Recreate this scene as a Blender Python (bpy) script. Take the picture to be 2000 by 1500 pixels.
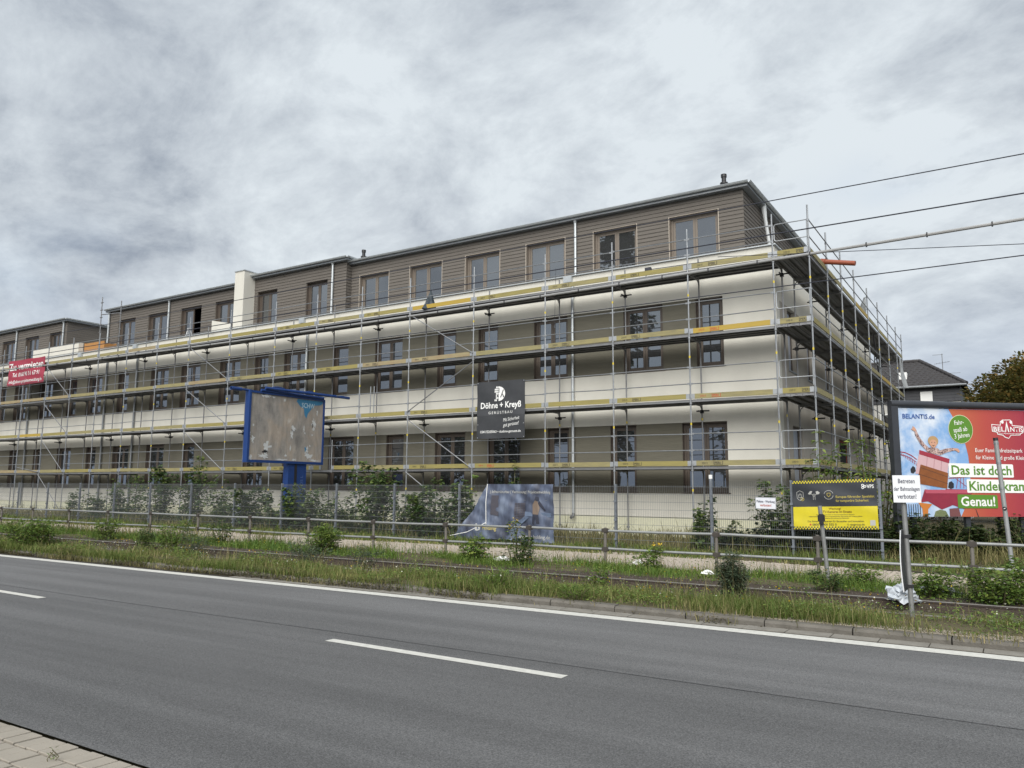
import bpy, math, random
import numpy as np
from mathutils import Vector, Matrix

for o in list(bpy.data.objects):
    bpy.data.objects.remove(o)
scene = bpy.context.scene
col = scene.collection
RND = random.Random(7)
EYE = 1.667

# ---------------------------------------------------------------- camera
cam_data = bpy.data.cameras.new('camera')
cam_data.sensor_fit = 'HORIZONTAL'
cam_data.sensor_width = 36.0
cam_data.lens = 1535.14 * 36.0 / 2000.0
cam_data.clip_start = 0.1
cam_data.clip_end = 3000.0
cam = bpy.data.objects.new('camera', cam_data)
col.objects.link(cam)
YAW, PITCH, ROLL = -0.5671, 0.1315, 0.0059
fwd = Vector((math.sin(YAW) * math.cos(PITCH), math.cos(YAW) * math.cos(PITCH), math.sin(PITCH)))
rgt = Vector((math.cos(YAW), -math.sin(YAW), 0))
upv = rgt.cross(fwd)
r2 = rgt * math.cos(ROLL) + upv * math.sin(ROLL)
u2 = upv * math.cos(ROLL) - rgt * math.sin(ROLL)
M = Matrix(((r2.x, u2.x, -fwd.x, 0), (r2.y, u2.y, -fwd.y, 0), (r2.z, u2.z, -fwd.z, EYE), (0, 0, 0, 1)))
cam.matrix_world = M
scene.camera = cam

# ---------------------------------------------------------------- sky, sun, exposure
SUN_EL, SUN_AZ = math.radians(40), math.radians(160)     # azimuth clockwise from +Y
world = bpy.data.worlds.new('World')
scene.world = world
world.use_nodes = True
wt = world.node_tree
wt.nodes.clear()
def wn(t, **k):
    n = wt.nodes.new(t)
    for a, b in k.items():
        setattr(n, a, b)
    return n
def wmath(op, a, b=None, clamp=False):
    n = wn('ShaderNodeMath', operation=op, use_clamp=clamp)
    for i, v in enumerate((a, b)):
        if v is None:
            continue
        if isinstance(v, (int, float)):
            n.inputs[i].default_value = v
        else:
            wt.links.new(v, n.inputs[i])
    return n.outputs[0]
wout = wn('ShaderNodeOutputWorld')
wbg = wn('ShaderNodeBackground')
wbg.inputs['Strength'].default_value = 1.0
sky = wn('ShaderNodeTexSky', sky_type='NISHITA', sun_disc=False, sun_elevation=SUN_EL, sun_rotation=SUN_AZ)
skys = wn('ShaderNodeVectorMath', operation='SCALE')
skys.inputs['Scale'].default_value = 0.05
wt.links.new(sky.outputs[0], skys.inputs[0])
tc = wn('ShaderNodeTexCoord')
sep = wn('ShaderNodeSeparateXYZ')
wt.links.new(tc.outputs['Generated'], sep.inputs[0])
zz = wmath('ADD', wmath('MAXIMUM', sep.outputs['Z'], 0.0), 0.42)
cx = wmath('DIVIDE', sep.outputs['X'], zz)
cy = wmath('DIVIDE', sep.outputs['Y'], zz)
cmb = wn('ShaderNodeCombineXYZ')
wt.links.new(cx, cmb.inputs[0]); wt.links.new(cy, cmb.inputs[1])
def wnoise(scale, detail, rough, dist, off):
    mp = wn('ShaderNodeMapping')
    mp.inputs['Location'].default_value = off
    mp.inputs['Rotation'].default_value = (0, 0, 0.6)
    mp.inputs['Scale'].default_value = (1.0, 1.25, 1.0)
    wt.links.new(cmb.outputs[0], mp.inputs[0])
    n = wn('ShaderNodeTexNoise')
    n.inputs['Scale'].default_value = scale
    n.inputs['Detail'].default_value = detail
    n.inputs['Roughness'].default_value = rough
    n.inputs['Distortion'].default_value = dist
    wt.links.new(mp.outputs[0], n.inputs['Vector'])
    return n.outputs['Fac']
n_big = wnoise(0.85, 4.0, 0.54, 0.2, (31.1, 2.7, 0.0))
n_mid = wnoise(3.4, 12.0, 0.66, 0.25, (20.4, 5.2, 0.0))
n_cov = wnoise(0.9, 4.0, 0.5, 0.2, (27.3, 9.1, 0.0))
n_fin = wnoise(11.0, 8.0, 0.62, 0.4, (3.3, 14.2, 0.0))
lum = wmath('ADD', wmath('ADD', wmath('MULTIPLY', n_big, 0.46), wmath('MULTIPLY', n_mid, 0.42)), wmath('MULTIPLY', n_fin, 0.12))
ramp = wn('ShaderNodeValToRGB')
cr = ramp.color_ramp
cr.elements[0].position = 0.405; cr.elements[0].color = (0.112, 0.128, 0.152, 1)
cr.elements[1].position = 0.575; cr.elements[1].color = (0.255, 0.276, 0.292, 1)
e = cr.elements.new(0.48); e.color = (0.182, 0.200, 0.220, 1)
wt.links.new(lum, ramp.inputs[0])
cov = wn('ShaderNodeMapRange', interpolation_type='SMOOTHSTEP')
cov.inputs['From Min'].default_value = 0.30
cov.inputs['From Max'].default_value = 0.46
wt.links.new(n_cov, cov.inputs['Value'])
mixc = wn('ShaderNodeMix', data_type='RGBA')
covx = wmath('ADD', wmath('MULTIPLY', cov.outputs[0], 0.3), 0.7)
wt.links.new(covx, mixc.inputs['Factor'])
wt.links.new(skys.outputs[0], mixc.inputs['A'])
wt.links.new(ramp.outputs[0], mixc.inputs['B'])
# bluish haze low over the horizon, all the way round
hz = wn('ShaderNodeMapRange', interpolation_type='SMOOTHSTEP')
hz.inputs['From Min'].default_value = 0.0; hz.inputs['From Max'].default_value = 0.26
hz.inputs['To Min'].default_value = 0.75; hz.inputs['To Max'].default_value = 0.0
wt.links.new(sep.outputs['Z'], hz.inputs['Value'])
mixh = wn('ShaderNodeMix', data_type='RGBA')
mixh.inputs['B'].default_value = (0.150, 0.180, 0.235, 1)
wt.links.new(hz.outputs[0], mixh.inputs['Factor'])
wt.links.new(mixc.outputs['Result'], mixh.inputs['A'])
wt.links.new(mixh.outputs['Result'], wbg.inputs['Color'])
wt.links.new(wbg.outputs[0], wout.inputs['Surface'])

sun_data = bpy.data.lights.new('sun', 'SUN')
sun_data.energy = 1.5
sun_data.angle = math.radians(60)
sun_data.color = (1.0, 0.975, 0.93)
sun = bpy.data.objects.new('sun', sun_data)
col.objects.link(sun)
sd = Vector((math.sin(SUN_AZ) * math.cos(SUN_EL), math.cos(SUN_AZ) * math.cos(SUN_EL), math.sin(SUN_EL)))
sun.rotation_euler = sd.to_track_quat('Z', 'Y').to_euler()
sun.location = (0, 0, 40)

scene.render.engine = 'CYCLES'
scene.view_settings.view_transform = 'Standard'
scene.view_settings.look = 'None'
scene.view_settings.gamma = 1.0
scene.view_settings.exposure = 1.56
scene.view_settings.use_curve_mapping = False
scene.cycles.max_bounces = 6
scene.cycles.transparent_max_bounces = 12

# ---------------------------------------------------------------- materials
MATS = {}
def mat(name, base, rough=0.7, metal=0.0, spec=0.5, var=None, scale=3.0, amount=0.25, stretch=(1, 1, 1),
        bump=0.0, bscale=60.0, bstretch=(1, 1, 1), translucent=0.0, tint=None, coords='Object', detail=5.0,
        alpha=None):
    """procedural principled material: base colour mottled towards `var` by noise, optional bump"""
    if name in MATS:
        return MATS[name]
    m = bpy.data.materials.new(name)
    m.use_nodes = True
    nt = m.node_tree
    b = nt.nodes['Principled BSDF']
    b.inputs['Roughness'].default_value = rough
    b.inputs['Metallic'].default_value = metal
    b.inputs['Specular IOR Level'].default_value = spec
    b.inputs['Base Color'].default_value = (*base, 1)
    tcn = nt.nodes.new('ShaderNodeTexCoord')
    geo = nt.nodes.new('ShaderNodeNewGeometry')
    src = geo.outputs['Position'] if coords == 'World' else tcn.outputs[coords]
    colour = None
    if var is not None:
        mp = nt.nodes.new('ShaderNodeMapping')
        mp.inputs['Scale'].default_value = stretch
        nt.links.new(src, mp.inputs[0])
        n = nt.nodes.new('ShaderNodeTexNoise')
        n.inputs['Scale'].default_value = scale
        n.inputs['Detail'].default_value = detail
        n.inputs['Roughness'].default_value = 0.62
        nt.links.new(mp.outputs[0], n.inputs['Vector'])
        mr = nt.nodes.new('ShaderNodeMapRange')
        mr.inputs['From Min'].default_value = 0.5 - amount
        mr.inputs['From Max'].default_value = 0.5 + amount
        nt.links.new(n.outputs['Fac'], mr.inputs['Value'])
        mx = nt.nodes.new('ShaderNodeMix'); mx.data_type = 'RGBA'
        mx.inputs['A'].default_value = (*base, 1)
        mx.inputs['B'].default_value = (*var, 1)
        nt.links.new(mr.outputs[0], mx.inputs['Factor'])
        colour = mx.outputs['Result']
    if tint is not None:       # per-piece random colour stored on the mesh
        at = nt.nodes.new('ShaderNodeAttribute'); at.attribute_name = 'tint'
        mx2 = nt.nodes.new('ShaderNodeMix'); mx2.data_type = 'RGBA'
        if colour is not None:
            nt.links.new(colour, mx2.inputs['A'])
        else:
            mx2.inputs['A'].default_value = (*base, 1)
        mx2.inputs['B'].default_value = (*tint, 1)
        nt.links.new(at.outputs['Fac'], mx2.inputs['Factor'])
        colour = mx2.outputs['Result']
    if colour is not None:
        nt.links.new(colour, b.inputs['Base Color'])
    if bump > 0:
        mp2 = nt.nodes.new('ShaderNodeMapping')
        mp2.inputs['Scale'].default_value = bstretch
        nt.links.new(src, mp2.inputs[0])
        n2 = nt.nodes.new('ShaderNodeTexNoise')
        n2.inputs['Scale'].default_value = bscale
        n2.inputs['Detail'].default_value = 3.0
        nt.links.new(mp2.outputs[0], n2.inputs['Vector'])
        bp = nt.nodes.new('ShaderNodeBump')
        bp.inputs['Strength'].default_value = bump
        bp.inputs['Distance'].default_value = 0.01
        nt.links.new(n2.outputs['Fac'], bp.inputs['Height'])
        nt.links.new(bp.outputs[0], b.inputs['Normal'])
    if translucent > 0:
        out = nt.nodes['Material Output']
        tr = nt.nodes.new('ShaderNodeBsdfTranslucent')
        if colour is not None:
            nt.links.new(colour, tr.inputs['Color'])
        else:
            tr.inputs['Color'].default_value = (*base, 1)
        ms = nt.nodes.new('ShaderNodeMixShader')
        ms.inputs[0].default_value = translucent
        nt.links.new(b.outputs[0], ms.inputs[1])
        nt.links.new(tr.outputs[0], ms.inputs[2])
        nt.links.new(ms.outputs[0], out.inputs['Surface'])
    MATS[name] = m
    return m

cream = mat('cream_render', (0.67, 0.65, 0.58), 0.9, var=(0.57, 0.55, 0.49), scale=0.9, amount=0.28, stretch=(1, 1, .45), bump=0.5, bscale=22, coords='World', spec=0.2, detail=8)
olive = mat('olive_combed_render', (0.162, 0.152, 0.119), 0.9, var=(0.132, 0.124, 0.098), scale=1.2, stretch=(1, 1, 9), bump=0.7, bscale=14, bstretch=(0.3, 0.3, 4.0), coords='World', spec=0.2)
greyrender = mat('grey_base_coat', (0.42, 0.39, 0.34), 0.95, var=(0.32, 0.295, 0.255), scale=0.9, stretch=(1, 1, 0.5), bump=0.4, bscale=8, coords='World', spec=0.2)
plinthm = mat('plinth_insulation', (0.66, 0.65, 0.47), 0.9, var=(0.58, 0.57, 0.45), scale=1.5, coords='World', bump=0.2, spec=0.2)
wood_clad = mat('grey_brown_larch', (0.155, 0.140, 0.122), 0.75, var=(0.112, 0.099, 0.087), scale=2.0, stretch=(0.5, 0.5, 14), amount=0.22, bump=0.35, bscale=9, bstretch=(1, 1, 22), coords='World', spec=0.25)
frame_brown = mat('brown_window_frame', (0.105, 0.083, 0.066), 0.5, var=(0.088, 0.070, 0.056), scale=6)
frame_light = mat('beige_window_frame', (0.185, 0.155, 0.125), 0.5, var=(0.165, 0.135, 0.108), scale=6)
trim = mat('pale_opening_trim', (0.46, 0.40, 0.33), 0.5)
zinc = mat('zinc_sheet', (0.52, 0.55, 0.56), 0.4, metal=0.4, var=(0.43, 0.45, 0.46), scale=4)
zinc_dull = mat('dull_zinc', (0.30, 0.32, 0.33), 0.5, metal=0.6, var=(0.24, 0.25, 0.26), scale=4)
membrane = mat('white_roof_membrane', (0.66, 0.68, 0.68), 0.6, var=(0.55, 0.57, 0.57), scale=1.5)
galv = mat('galvanised_tube', (0.33, 0.345, 0.36), 0.45, metal=0.55, var=(0.22, 0.23, 0.24), scale=5.0, amount=0.3, coords='World')
galv_dark = mat('weathered_galvanised', (0.25, 0.255, 0.26), 0.55, metal=0.4, var=(0.16, 0.16, 0.165), scale=4.0, coords='World')
steel_deck = mat('steel_deck', (0.27, 0.275, 0.28), 0.55, metal=0.5, var=(0.19, 0.19, 0.195), scale=3.0, coords='World')
bracket_m = mat('bracket_plate', (0.40, 0.42, 0.435), 0.5, metal=0.4, var=(.3, .31, .32), scale=8, coords='World')
dark = mat('dark_interior', (0.012, 0.012, 0.013), 0.9)  # near-black sheets: the shade of unlit rooms is put into the colour
black = mat('black_plastic', (0.018, 0.018, 0.02), 0.45)
toe = [mat('toe_board_yellow', (0.315, 0.265, 0.080), 0.7, var=(0.22, 0.19, 0.075), scale=3, stretch=(0.6, 1, 5), coords='World', bump=0.2, bscale=12, bstretch=(1, 1, 9)),
       mat('toe_board_worn', (0.31, 0.27, 0.115), 0.75, var=(0.21, 0.185, 0.10), scale=5, stretch=(0.6, 1, 5), coords='World', amount=0.2),
       mat('toe_board_orange', (0.43, 0.295, 0.04), 0.6, var=(0.36, 0.25, 0.05), scale=3, stretch=(0.6, 1, 5), coords='World'),
       mat('toe_board_grey', (0.31, 0.275, 0.15), 0.75, var=(0.27, 0.19, 0.11), scale=6, stretch=(0.4, 1, 3), coords='World', amount=0.18)]
sticker = mat('yellow_sticker', (0.60, 0.46, 0.03), 0.5)
print_black = mat('print_black', (0.04, 0.035, 0.025), 0.6)
print_red = mat('print_red', (0.42, 0.06, 0.02), 0.6)
white = mat('white_print', (0.78, 0.78, 0.76), 0.6)

def glass_mat():
    m = bpy.data.materials.new('window_glass')
    m.use_nodes = True
    nt = m.node_tree
    b = nt.nodes['Principled BSDF']
    b.inputs['Base Color'].default_value = (0.010, 0.011, 0.012, 1)
    b.inputs['Roughness'].default_value = 0.6
    g = nt.nodes.new('ShaderNodeBsdfGlossy')
    g.inputs['Roughness'].default_value = 0.015
    g.inputs['Color'].default_value = (0.86, 0.90, 0.95, 1)
    tcn = nt.nodes.new('ShaderNodeTexCoord')
    n = nt.nodes.new('ShaderNodeTexNoise'); n.inputs['Scale'].default_value = 1.1; n.inputs['Detail'].default_value = 1
    nt.links.new(tcn.outputs['Object'], n.inputs['Vector'])
    bp = nt.nodes.new('ShaderNodeBump'); bp.inputs['Strength'].default_value = 0.04; bp.inputs['Distance'].default_value = 0.05
    nt.links.new(n.outputs['Fac'], bp.inputs['Height'])
    nt.links.new(bp.outputs[0], g.inputs['Normal'])
    fr = nt.nodes.new('ShaderNodeFresnel'); fr.inputs['IOR'].default_value = 2.15
    ms = nt.nodes.new('ShaderNodeMixShader')
    mul = nt.nodes.new('ShaderNodeMath'); mul.operation = 'MULTIPLY_ADD'; mul.use_clamp = True
    mul.inputs[1].default_value = 1.0; mul.inputs[2].default_value = 0.11
    nt.links.new(fr.outputs[0], mul.inputs[0])
    nt.links.new(mul.outputs[0], ms.inputs[0])
    nt.links.new(b.outputs[0], ms.inputs[1]); nt.links.new(g.outputs[0], ms.inputs[2])
    nt.links.new(ms.outputs[0], nt.nodes['Material Output'].inputs['Surface'])
    return m
glass = glass_mat()

# ---------------------------------------------------------------- building blocks
WORLD = {}        # object -> world origin
def tag(o, label=None, cat=None, group=None, kind=None):
    if label: o['label'] = label
    if cat: o['category'] = cat
    if group: o['group'] = group
    if kind: o['kind'] = kind
    return o
def thing(name, label, cat, loc=(0, 0, 0), group=None):
    o = bpy.data.objects.new(name, None)
    o.empty_display_size = 0.2
    col.objects.link(o)
    o.location = loc
    WORLD[o] = Vector(loc)
    return tag(o, label, cat, group)
def link_mesh(name, me, origin, parent=None):
    o = bpy.data.objects.new(name, me)
    col.objects.link(o)
    origin = Vector(origin)
    WORLD[o] = origin
    if parent is not None:
        o.parent = parent
        o.location = origin - WORLD[parent]
    else:
        o.location = origin
    return o
class MB:
    def __init__(s):
        s.v = []; s.f = []; s.mi = []; s.cur = 0
    def face(s, *pts):
        i = len(s.v); s.v += [tuple(p) for p in pts]
        s.f.append(tuple(range(i, i + len(pts)))); s.mi.append(s.cur); return s
    def box(s, x0, x1, y0, y1, z0, z1):
        i = len(s.v)
        s.v += [(x0, y0, z0), (x1, y0, z0), (x1, y1, z0), (x0, y1, z0), (x0, y0, z1), (x1, y0, z1), (x1, y1, z1), (x0, y1, z1)]
        for q in ((0, 3, 2, 1), (4, 5, 6, 7), (0, 1, 5, 4), (1, 2, 6, 5), (2, 3, 7, 6), (3, 0, 4, 7)):
            s.f.append(tuple(i + k for k in q)); s.mi.append(s.cur)
        return s
    def bar(s, p, q, wx, wy, up=(0, 0, 1)):
        """rectangular bar from p to q"""
        p, q = Vector(p), Vector(q); d = (q - p).normalized(); up = Vector(up)
        a = d.cross(up)
        if a.length < 1e-4: a = d.cross(Vector((0, 1, 0)))
        a.normalize(); b = a.cross(d)
        i = len(s.v)
        for c in (p, q):
            for sx, sy in ((-1, -1), (1, -1), (1, 1), (-1, 1)):
                s.v.append(tuple(c + a * sx * wx / 2 + b * sy * wy / 2))
        for qd in ((3, 2, 1, 0), (4, 5, 6, 7), (0, 1, 5, 4), (1, 2, 6, 5), (2, 3, 7, 6), (3, 0, 4, 7)):
            s.f.append(tuple(i + k for k in qd)); s.mi.append(s.cur)
        return s
    def tube(s, pts, r, n=8, cap=True):
        pts = [Vector(p) for p in pts]
        rs = r if isinstance(r, (list, tuple)) else [r] * len(pts)
        i0 = len(s.v)
        a = None
        for k, p in enumerate(pts):
            d = (pts[min(k + 1, len(pts) - 1)] - pts[max(k - 1, 0)]).normalized()
            if a is None:
                a = d.cross(Vector((0.31, 0.17, 0.93)) if abs(d.z) < 0.9 else Vector((1, 0.1, 0)))
            a = (a - d * a.dot(d)).normalized(); b = d.cross(a)
            for j in range(n):
                t = 2 * math.pi * j / n
                s.v.append(tuple(p + (a * math.cos(t) + b * math.sin(t)) * rs[k]))
        for k in range(len(pts) - 1):
            for j in range(n):
                j2 = (j + 1) % n
                s.f.append((i0 + k * n + j, i0 + k * n + j2, i0 + (k + 1) * n + j2, i0 + (k + 1) * n + j)); s.mi.append(s.cur)
        if cap:
            s.f.append(tuple(i0 + j for j in reversed(range(n)))); s.mi.append(s.cur)
            s.f.append(tuple(i0 + (len(pts) - 1) * n + j for j in range(n))); s.mi.append(s.cur)
        return s
    def mesh(s, name, mats, smooth=False, origin=(0, 0, 0)):
        me = bpy.data.meshes.new(name)
        ox, oy, oz = origin
        me.from_pydata([(x - ox, y - oy, z - oz) for x, y, z in s.v], [], s.f)
        if not isinstance(mats, (list, tuple)): mats = [mats]
        for m in mats: me.materials.append(m)
        if len(mats) > 1: me.polygons.foreach_set('material_index', s.mi)
        if smooth:
            me.shade_smooth()
            me.set_sharp_from_angle(angle=math.radians(40))
        me.update()
        return me
    def build(s, name, mats, parent=None, smooth=False, origin=None):
        if origin is None:
            a = np.array(s.v); lo, hi = a.min(0), a.max(0)
            origin = ((lo[0] + hi[0]) / 2, (lo[1] + hi[1]) / 2, lo[2])
            origin = tuple(float(c) for c in origin)
        return link_mesh(name, s.mesh(name, mats, smooth, origin), origin, parent)
def pbox(name, x0, x1, y0, y1, z0, z1, m, parent=None):
    return MB().box(x0, x1, y0, y1, z0, z1).build(name, m, parent)
def fast_mesh(name, verts, quads, mats, tint=None, mi=None, smooth=False):
    """numpy mesh: verts (n,3), faces list of equal-size index array (m,k)"""
    me = bpy.data.meshes.new(name)
    k = quads.shape[1]
    me.vertices.add(len(verts)); me.vertices.foreach_set('co', verts.astype(np.float32).ravel())
    me.loops.add(quads.size); me.loops.foreach_set('vertex_index', quads.astype(np.int32).ravel())
    me.polygons.add(len(quads)); me.polygons.foreach_set('loop_start', (np.arange(len(quads)) * k).astype(np.int32))
    if not isinstance(mats, (list, tuple)): mats = [mats]
    for m in mats: me.materials.append(m)
    if mi is not None: me.polygons.foreach_set('material_index', mi.astype(np.int32))
    if tint is not None:
        at = me.attributes.new('tint', 'FLOAT', 'POINT'); at.data.foreach_set('value', tint.astype(np.float32))
    me.update(calc_edges=True)
    if smooth: me.shade_smooth()
    return me

# text: collected first, converted to meshes in one go at the end
TEXTS = []
class Surf:
    """a printed sheet: origin bottom-left, U along the width, V up, N towards the viewer, optional waviness"""
    def __init__(s, o, U, V, w, h, wave=None):
        s.o, s.U, s.V, s.w, s.h, s.wave = Vector(o), Vector(U).normalized(), Vector(V), w, h, wave
        s.N = s.U.cross(s.V).normalized()
    def pt(s, x, y, off=0.0):
        k = off + (s.wave(x / s.w, y / s.h) if s.wave else 0)
        return s.o + s.U * x + s.V * y + s.N * k
    def sheet(s, name, m, parent=None, x0=0, x1=None, y0=0, y1=None, off=0.0, nx=1, ny=1, thick=0.0, warp=None):
        x1 = s.w if x1 is None else x1; y1 = s.h if y1 is None else y1
        b = MB(); I = lambda i, j: j * (nx + 1) + i
        for side in ((0,) if thick == 0 else (0, 1)):
            base = len(b.v)
            for j in range(ny + 1):
                for i in range(nx + 1):
                    x, y = x0 + (x1 - x0) * i / nx, y0 + (y1 - y0) * j / ny
                    if warp: x, y = warp(x, y)
                    b.v.append(tuple(s.pt(x, y, off - side * thick)))
            for j in range(ny):
                for i in range(nx):
                    q = (I(i, j), I(i + 1, j), I(i + 1, j + 1), I(i, j + 1))
                    q = tuple(base + k for k in (q if side == 0 else q[::-1])); b.f.append(q); b.mi.append(0)
        if thick:
            n = (nx + 1) * (ny + 1)
            rim = [I(i, 0) for i in range(nx)] + [I(nx, j) for j in range(ny)] + [I(i, ny) for i in range(nx, 0, -1)] + [I(0, j) for j in range(ny, 0, -1)]
            for a, c in zip(rim, rim[1:] + rim[:1]):
                b.f.append((a, a + n, c + n, c)); b.mi.append(0)
        return b.build(name, m, parent, smooth=bool(s.wave))
    def poly(s, name, pts, m, parent, off=0.004):
        return MB().face(*[s.pt(x, y, off) for x, y in pts]).build(name, m, parent)
    def polys(s, name, lst, m, parent, off=0.004):
        b = MB()
        for pts in lst: b.face(*[s.pt(x, y, off) for x, y in pts])
        return b.build(name, m, parent)
    def text(s, body, x, y, size, m, parent, align='LEFT', bold=0.0, sx=1.0, rot=0.0, off=0.006, shear=0.0, name='lettering', spacing=1.0, fit=None):
        TEXTS.append((s, body, x, y, size, m, parent, align, bold, sx, rot, off, shear, name, spacing, fit))
def text_curve(body, size, align, bold, shear, spacing):
    cu = bpy.data.curves.new('t', 'FONT')
    cu.body = body; cu.size = size; cu.align_x = align; cu.offset = bold * size; cu.shear = shear
    cu.space_character = spacing
    cu.resolution_u = 2
    o = bpy.data.objects.new('t', cu); col.objects.link(o)
    return o
def flush_texts():
    tmp = [text_curve(t[1], t[4], t[7], t[8], t[12], t[14]) for t in TEXTS]
    bpy.context.view_layer.update()
    dg = bpy.context.evaluated_depsgraph_get()
    for o, (s, body, x, y, size, m, parent, align, bold, sx, rot, off, shear, name, spacing, fit) in zip(tmp, TEXTS):
        me = bpy.data.meshes.new_from_object(o.evaluated_get(dg))
        c, sn = math.cos(rot), math.sin(rot)
        P = []
        if fit and len(me.vertices):
            xs_ = [v.co.x for v in me.vertices]; sx = fit / (max(xs_) - min(xs_))
        for v in me.vertices:
            a, b = v.co.x * sx, v.co.y
            P.append(s.pt(x + a * c - b * sn, y + a * sn + b * c, off))
        if not P:
            continue
        org = sum(P, Vector()) / len(P)
        for v, p in zip(me.vertices, P): v.co = p - org
        me.materials.clear(); me.materials.append(m)
        me.name = name
        link_mesh(name, me, org, parent)
    for o in tmp:
        cu = o.data
        bpy.data.objects.remove(o); bpy.data.curves.remove(cu)
# ================================================================ the setting
soil = mat('soil_and_thatch', (0.085, 0.072, 0.045), 0.95, var=(0.13, 0.115, 0.07), scale=2.5, bump=0.8, bscale=25, coords='World', spec=0.1)
ballast = mat('track_ballast_dirt', (0.085, 0.068, 0.054), 0.95, var=(0.045, 0.036, 0.030), scale=16, amount=0.2, bump=1.0, bscale=60, coords='World', spec=0.15)
far_ground = mat('rough_ground', (0.10, 0.10, 0.055), 0.95, var=(0.13, 0.11, 0.07), scale=0.6, coords='World', spec=0.1)
def asphalt_mat():
    m = bpy.data.materials.new('asphalt'); m.use_nodes = True
    nt = m.node_tree; b = nt.nodes['Principled BSDF']
    b.inputs['Roughness'].default_value = 0.78
    b.inputs['Specular IOR Level'].default_value = 0.35
    geo = nt.nodes.new('ShaderNodeNewGeometry')
    def noise(scale, detail, stretch=(1, 1, 1)):
        mp = nt.nodes.new('ShaderNodeMapping'); mp.inputs['Scale'].default_value = stretch
        nt.links.new(geo.outputs['Position'], mp.inputs[0])
        n = nt.nodes.new('ShaderNodeTexNoise'); n.inputs['Scale'].default_value = scale; n.inputs['Detail'].default_value = detail
        n.inputs['Roughness'].default_value = 0.6
        nt.links.new(mp.outputs[0], n.inputs['Vector']); return n.outputs['Fac']
    def ramp(fac, lo, hi, a, bb):
        r = nt.nodes.new('ShaderNodeMapRange'); r.inputs['From Min'].default_value = lo; r.inputs['From Max'].default_value = hi
        r.inputs['To Min'].default_value = a; r.inputs['To Max'].default_value = bb
        nt.links.new(fac, r.inputs['Value']); return r.outputs[0]
    def mul(a, c):
        k = nt.nodes.new('ShaderNodeMath'); k.operation = 'MULTIPLY'
        nt.links.new(a, k.inputs[0]); nt.links.new(c, k.inputs[1]); return k.outputs[0]
    vor = nt.nodes.new('ShaderNodeTexVoronoi'); vor.inputs['Scale'].default_value = 130
    nt.links.new(geo.outputs['Position'], vor.inputs['Vector'])
    sepc = nt.nodes.new('ShaderNodeSeparateColor'); nt.links.new(vor.outputs['Color'], sepc.inputs[0])
    speck = ramp(sepc.outputs[0], 0.0, 1.0, 0.66, 1.38)
    broad = ramp(noise(0.35, 4, (0.25, 1.3, 1)), 0.35, 0.65, 0.86, 1.14)
    fine = ramp(noise(70, 2), 0.3, 0.7, 0.75, 1.25)
    wear = ramp(noise(1.1, 6, (0.06, 2.2, 1)), 0.38, 0.62, 0.88, 1.10)
    f = mul(mul(mul(speck, broad), fine), wear)
    # far lane is a separate, slightly paler surfacing beyond the joint at y = 6.85
    sp = nt.nodes.new('ShaderNodeSeparateXYZ'); nt.links.new(geo.outputs['Position'], sp.inputs[0])
    lane = ramp(sp.outputs['Y'], 6.80, 6.84, 1.0, 1.17)
    f = mul(f, lane)
    mx = nt.nodes.new('ShaderNodeMix'); mx.data_type = 'RGBA'
    mx.inputs['A'].default_value = (0, 0, 0, 1); mx.inputs['B'].default_value = (0.108, 0.108, 0.1085, 1)
    mx.clamp_factor = False
    nt.links.new(f, mx.inputs['Factor'])
    nt.links.new(mx.outputs['Result'], b.inputs['Base Color'])
    bp = nt.nodes.new('ShaderNodeBump'); bp.inputs['Strength'].default_value = 0.6; bp.inputs['Distance'].default_value = 0.004
    nt.links.new(vor.outputs['Distance'], bp.inputs['Height']); nt.links.new(bp.outputs[0], b.inputs['Normal'])
    return m
asphalt = asphalt_mat()
concrete = mat('concrete_slab', (0.27, 0.255, 0.225), 0.9, var=(0.18, 0.168, 0.148), scale=5, bump=0.4, bscale=90, coords='World', spec=0.2)
paver_m = mat('beige_paver', (0.36, 0.325, 0.275), 0.9, var=(0.28, 0.255, 0.215), scale=2.2, bump=0.5, bscale=120, coords='World', spec=0.2)
path_m = mat('path_paver', (0.43, 0.375, 0.315), 0.9, var=(0.35, 0.305, 0.255), scale=1.2, bump=0.3, bscale=80, coords='World', spec=0.2, tint=(0.32, 0.285, 0.24))
kerb_m = mat('granite_kerb', (0.175, 0.162, 0.142), 0.88, var=(0.095, 0.088, 0.075), scale=4, bump=0.6, bscale=40, coords='World', spec=0.2)
joint = mat('dark_joint_sand', (0.040, 0.036, 0.030), 0.95, var=(0.065, 0.058, 0.045), scale=8, coords='World', spec=0.1)
paint = mat('road_paint', (0.66, 0.65, 0.60), 0.75, var=(0.46, 0.455, 0.42), scale=14, amount=0.26, coords='World', bump=0.3, bscale=120, spec=0.3)
seal = mat('bitumen_joint', (0.028, 0.028, 0.03), 0.6)

def struct(o): return tag(o, kind='structure')
g = MB(); g.face((-700, -500, -0.09), (500, -500, -0.09), (500, 900, -0.09), (-700, 900, -0.09))
struct(g.build('ground', far_ground))
def strip(name, y0, y1, z, m, x0=-140, x1=60, nx=1):
    b = MB()
    for i in range(nx):
        a, c = x0 + (x1 - x0) * i / nx, x0 + (x1 - x0) * (i + 1) / nx
        b.face((a, y0, z), (c, y0, z), (c, y1, z), (a, y1, z))
    return b.build(name, m)
struct(strip('road', 3.02, 9.93, 0.0, asphalt))
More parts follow.
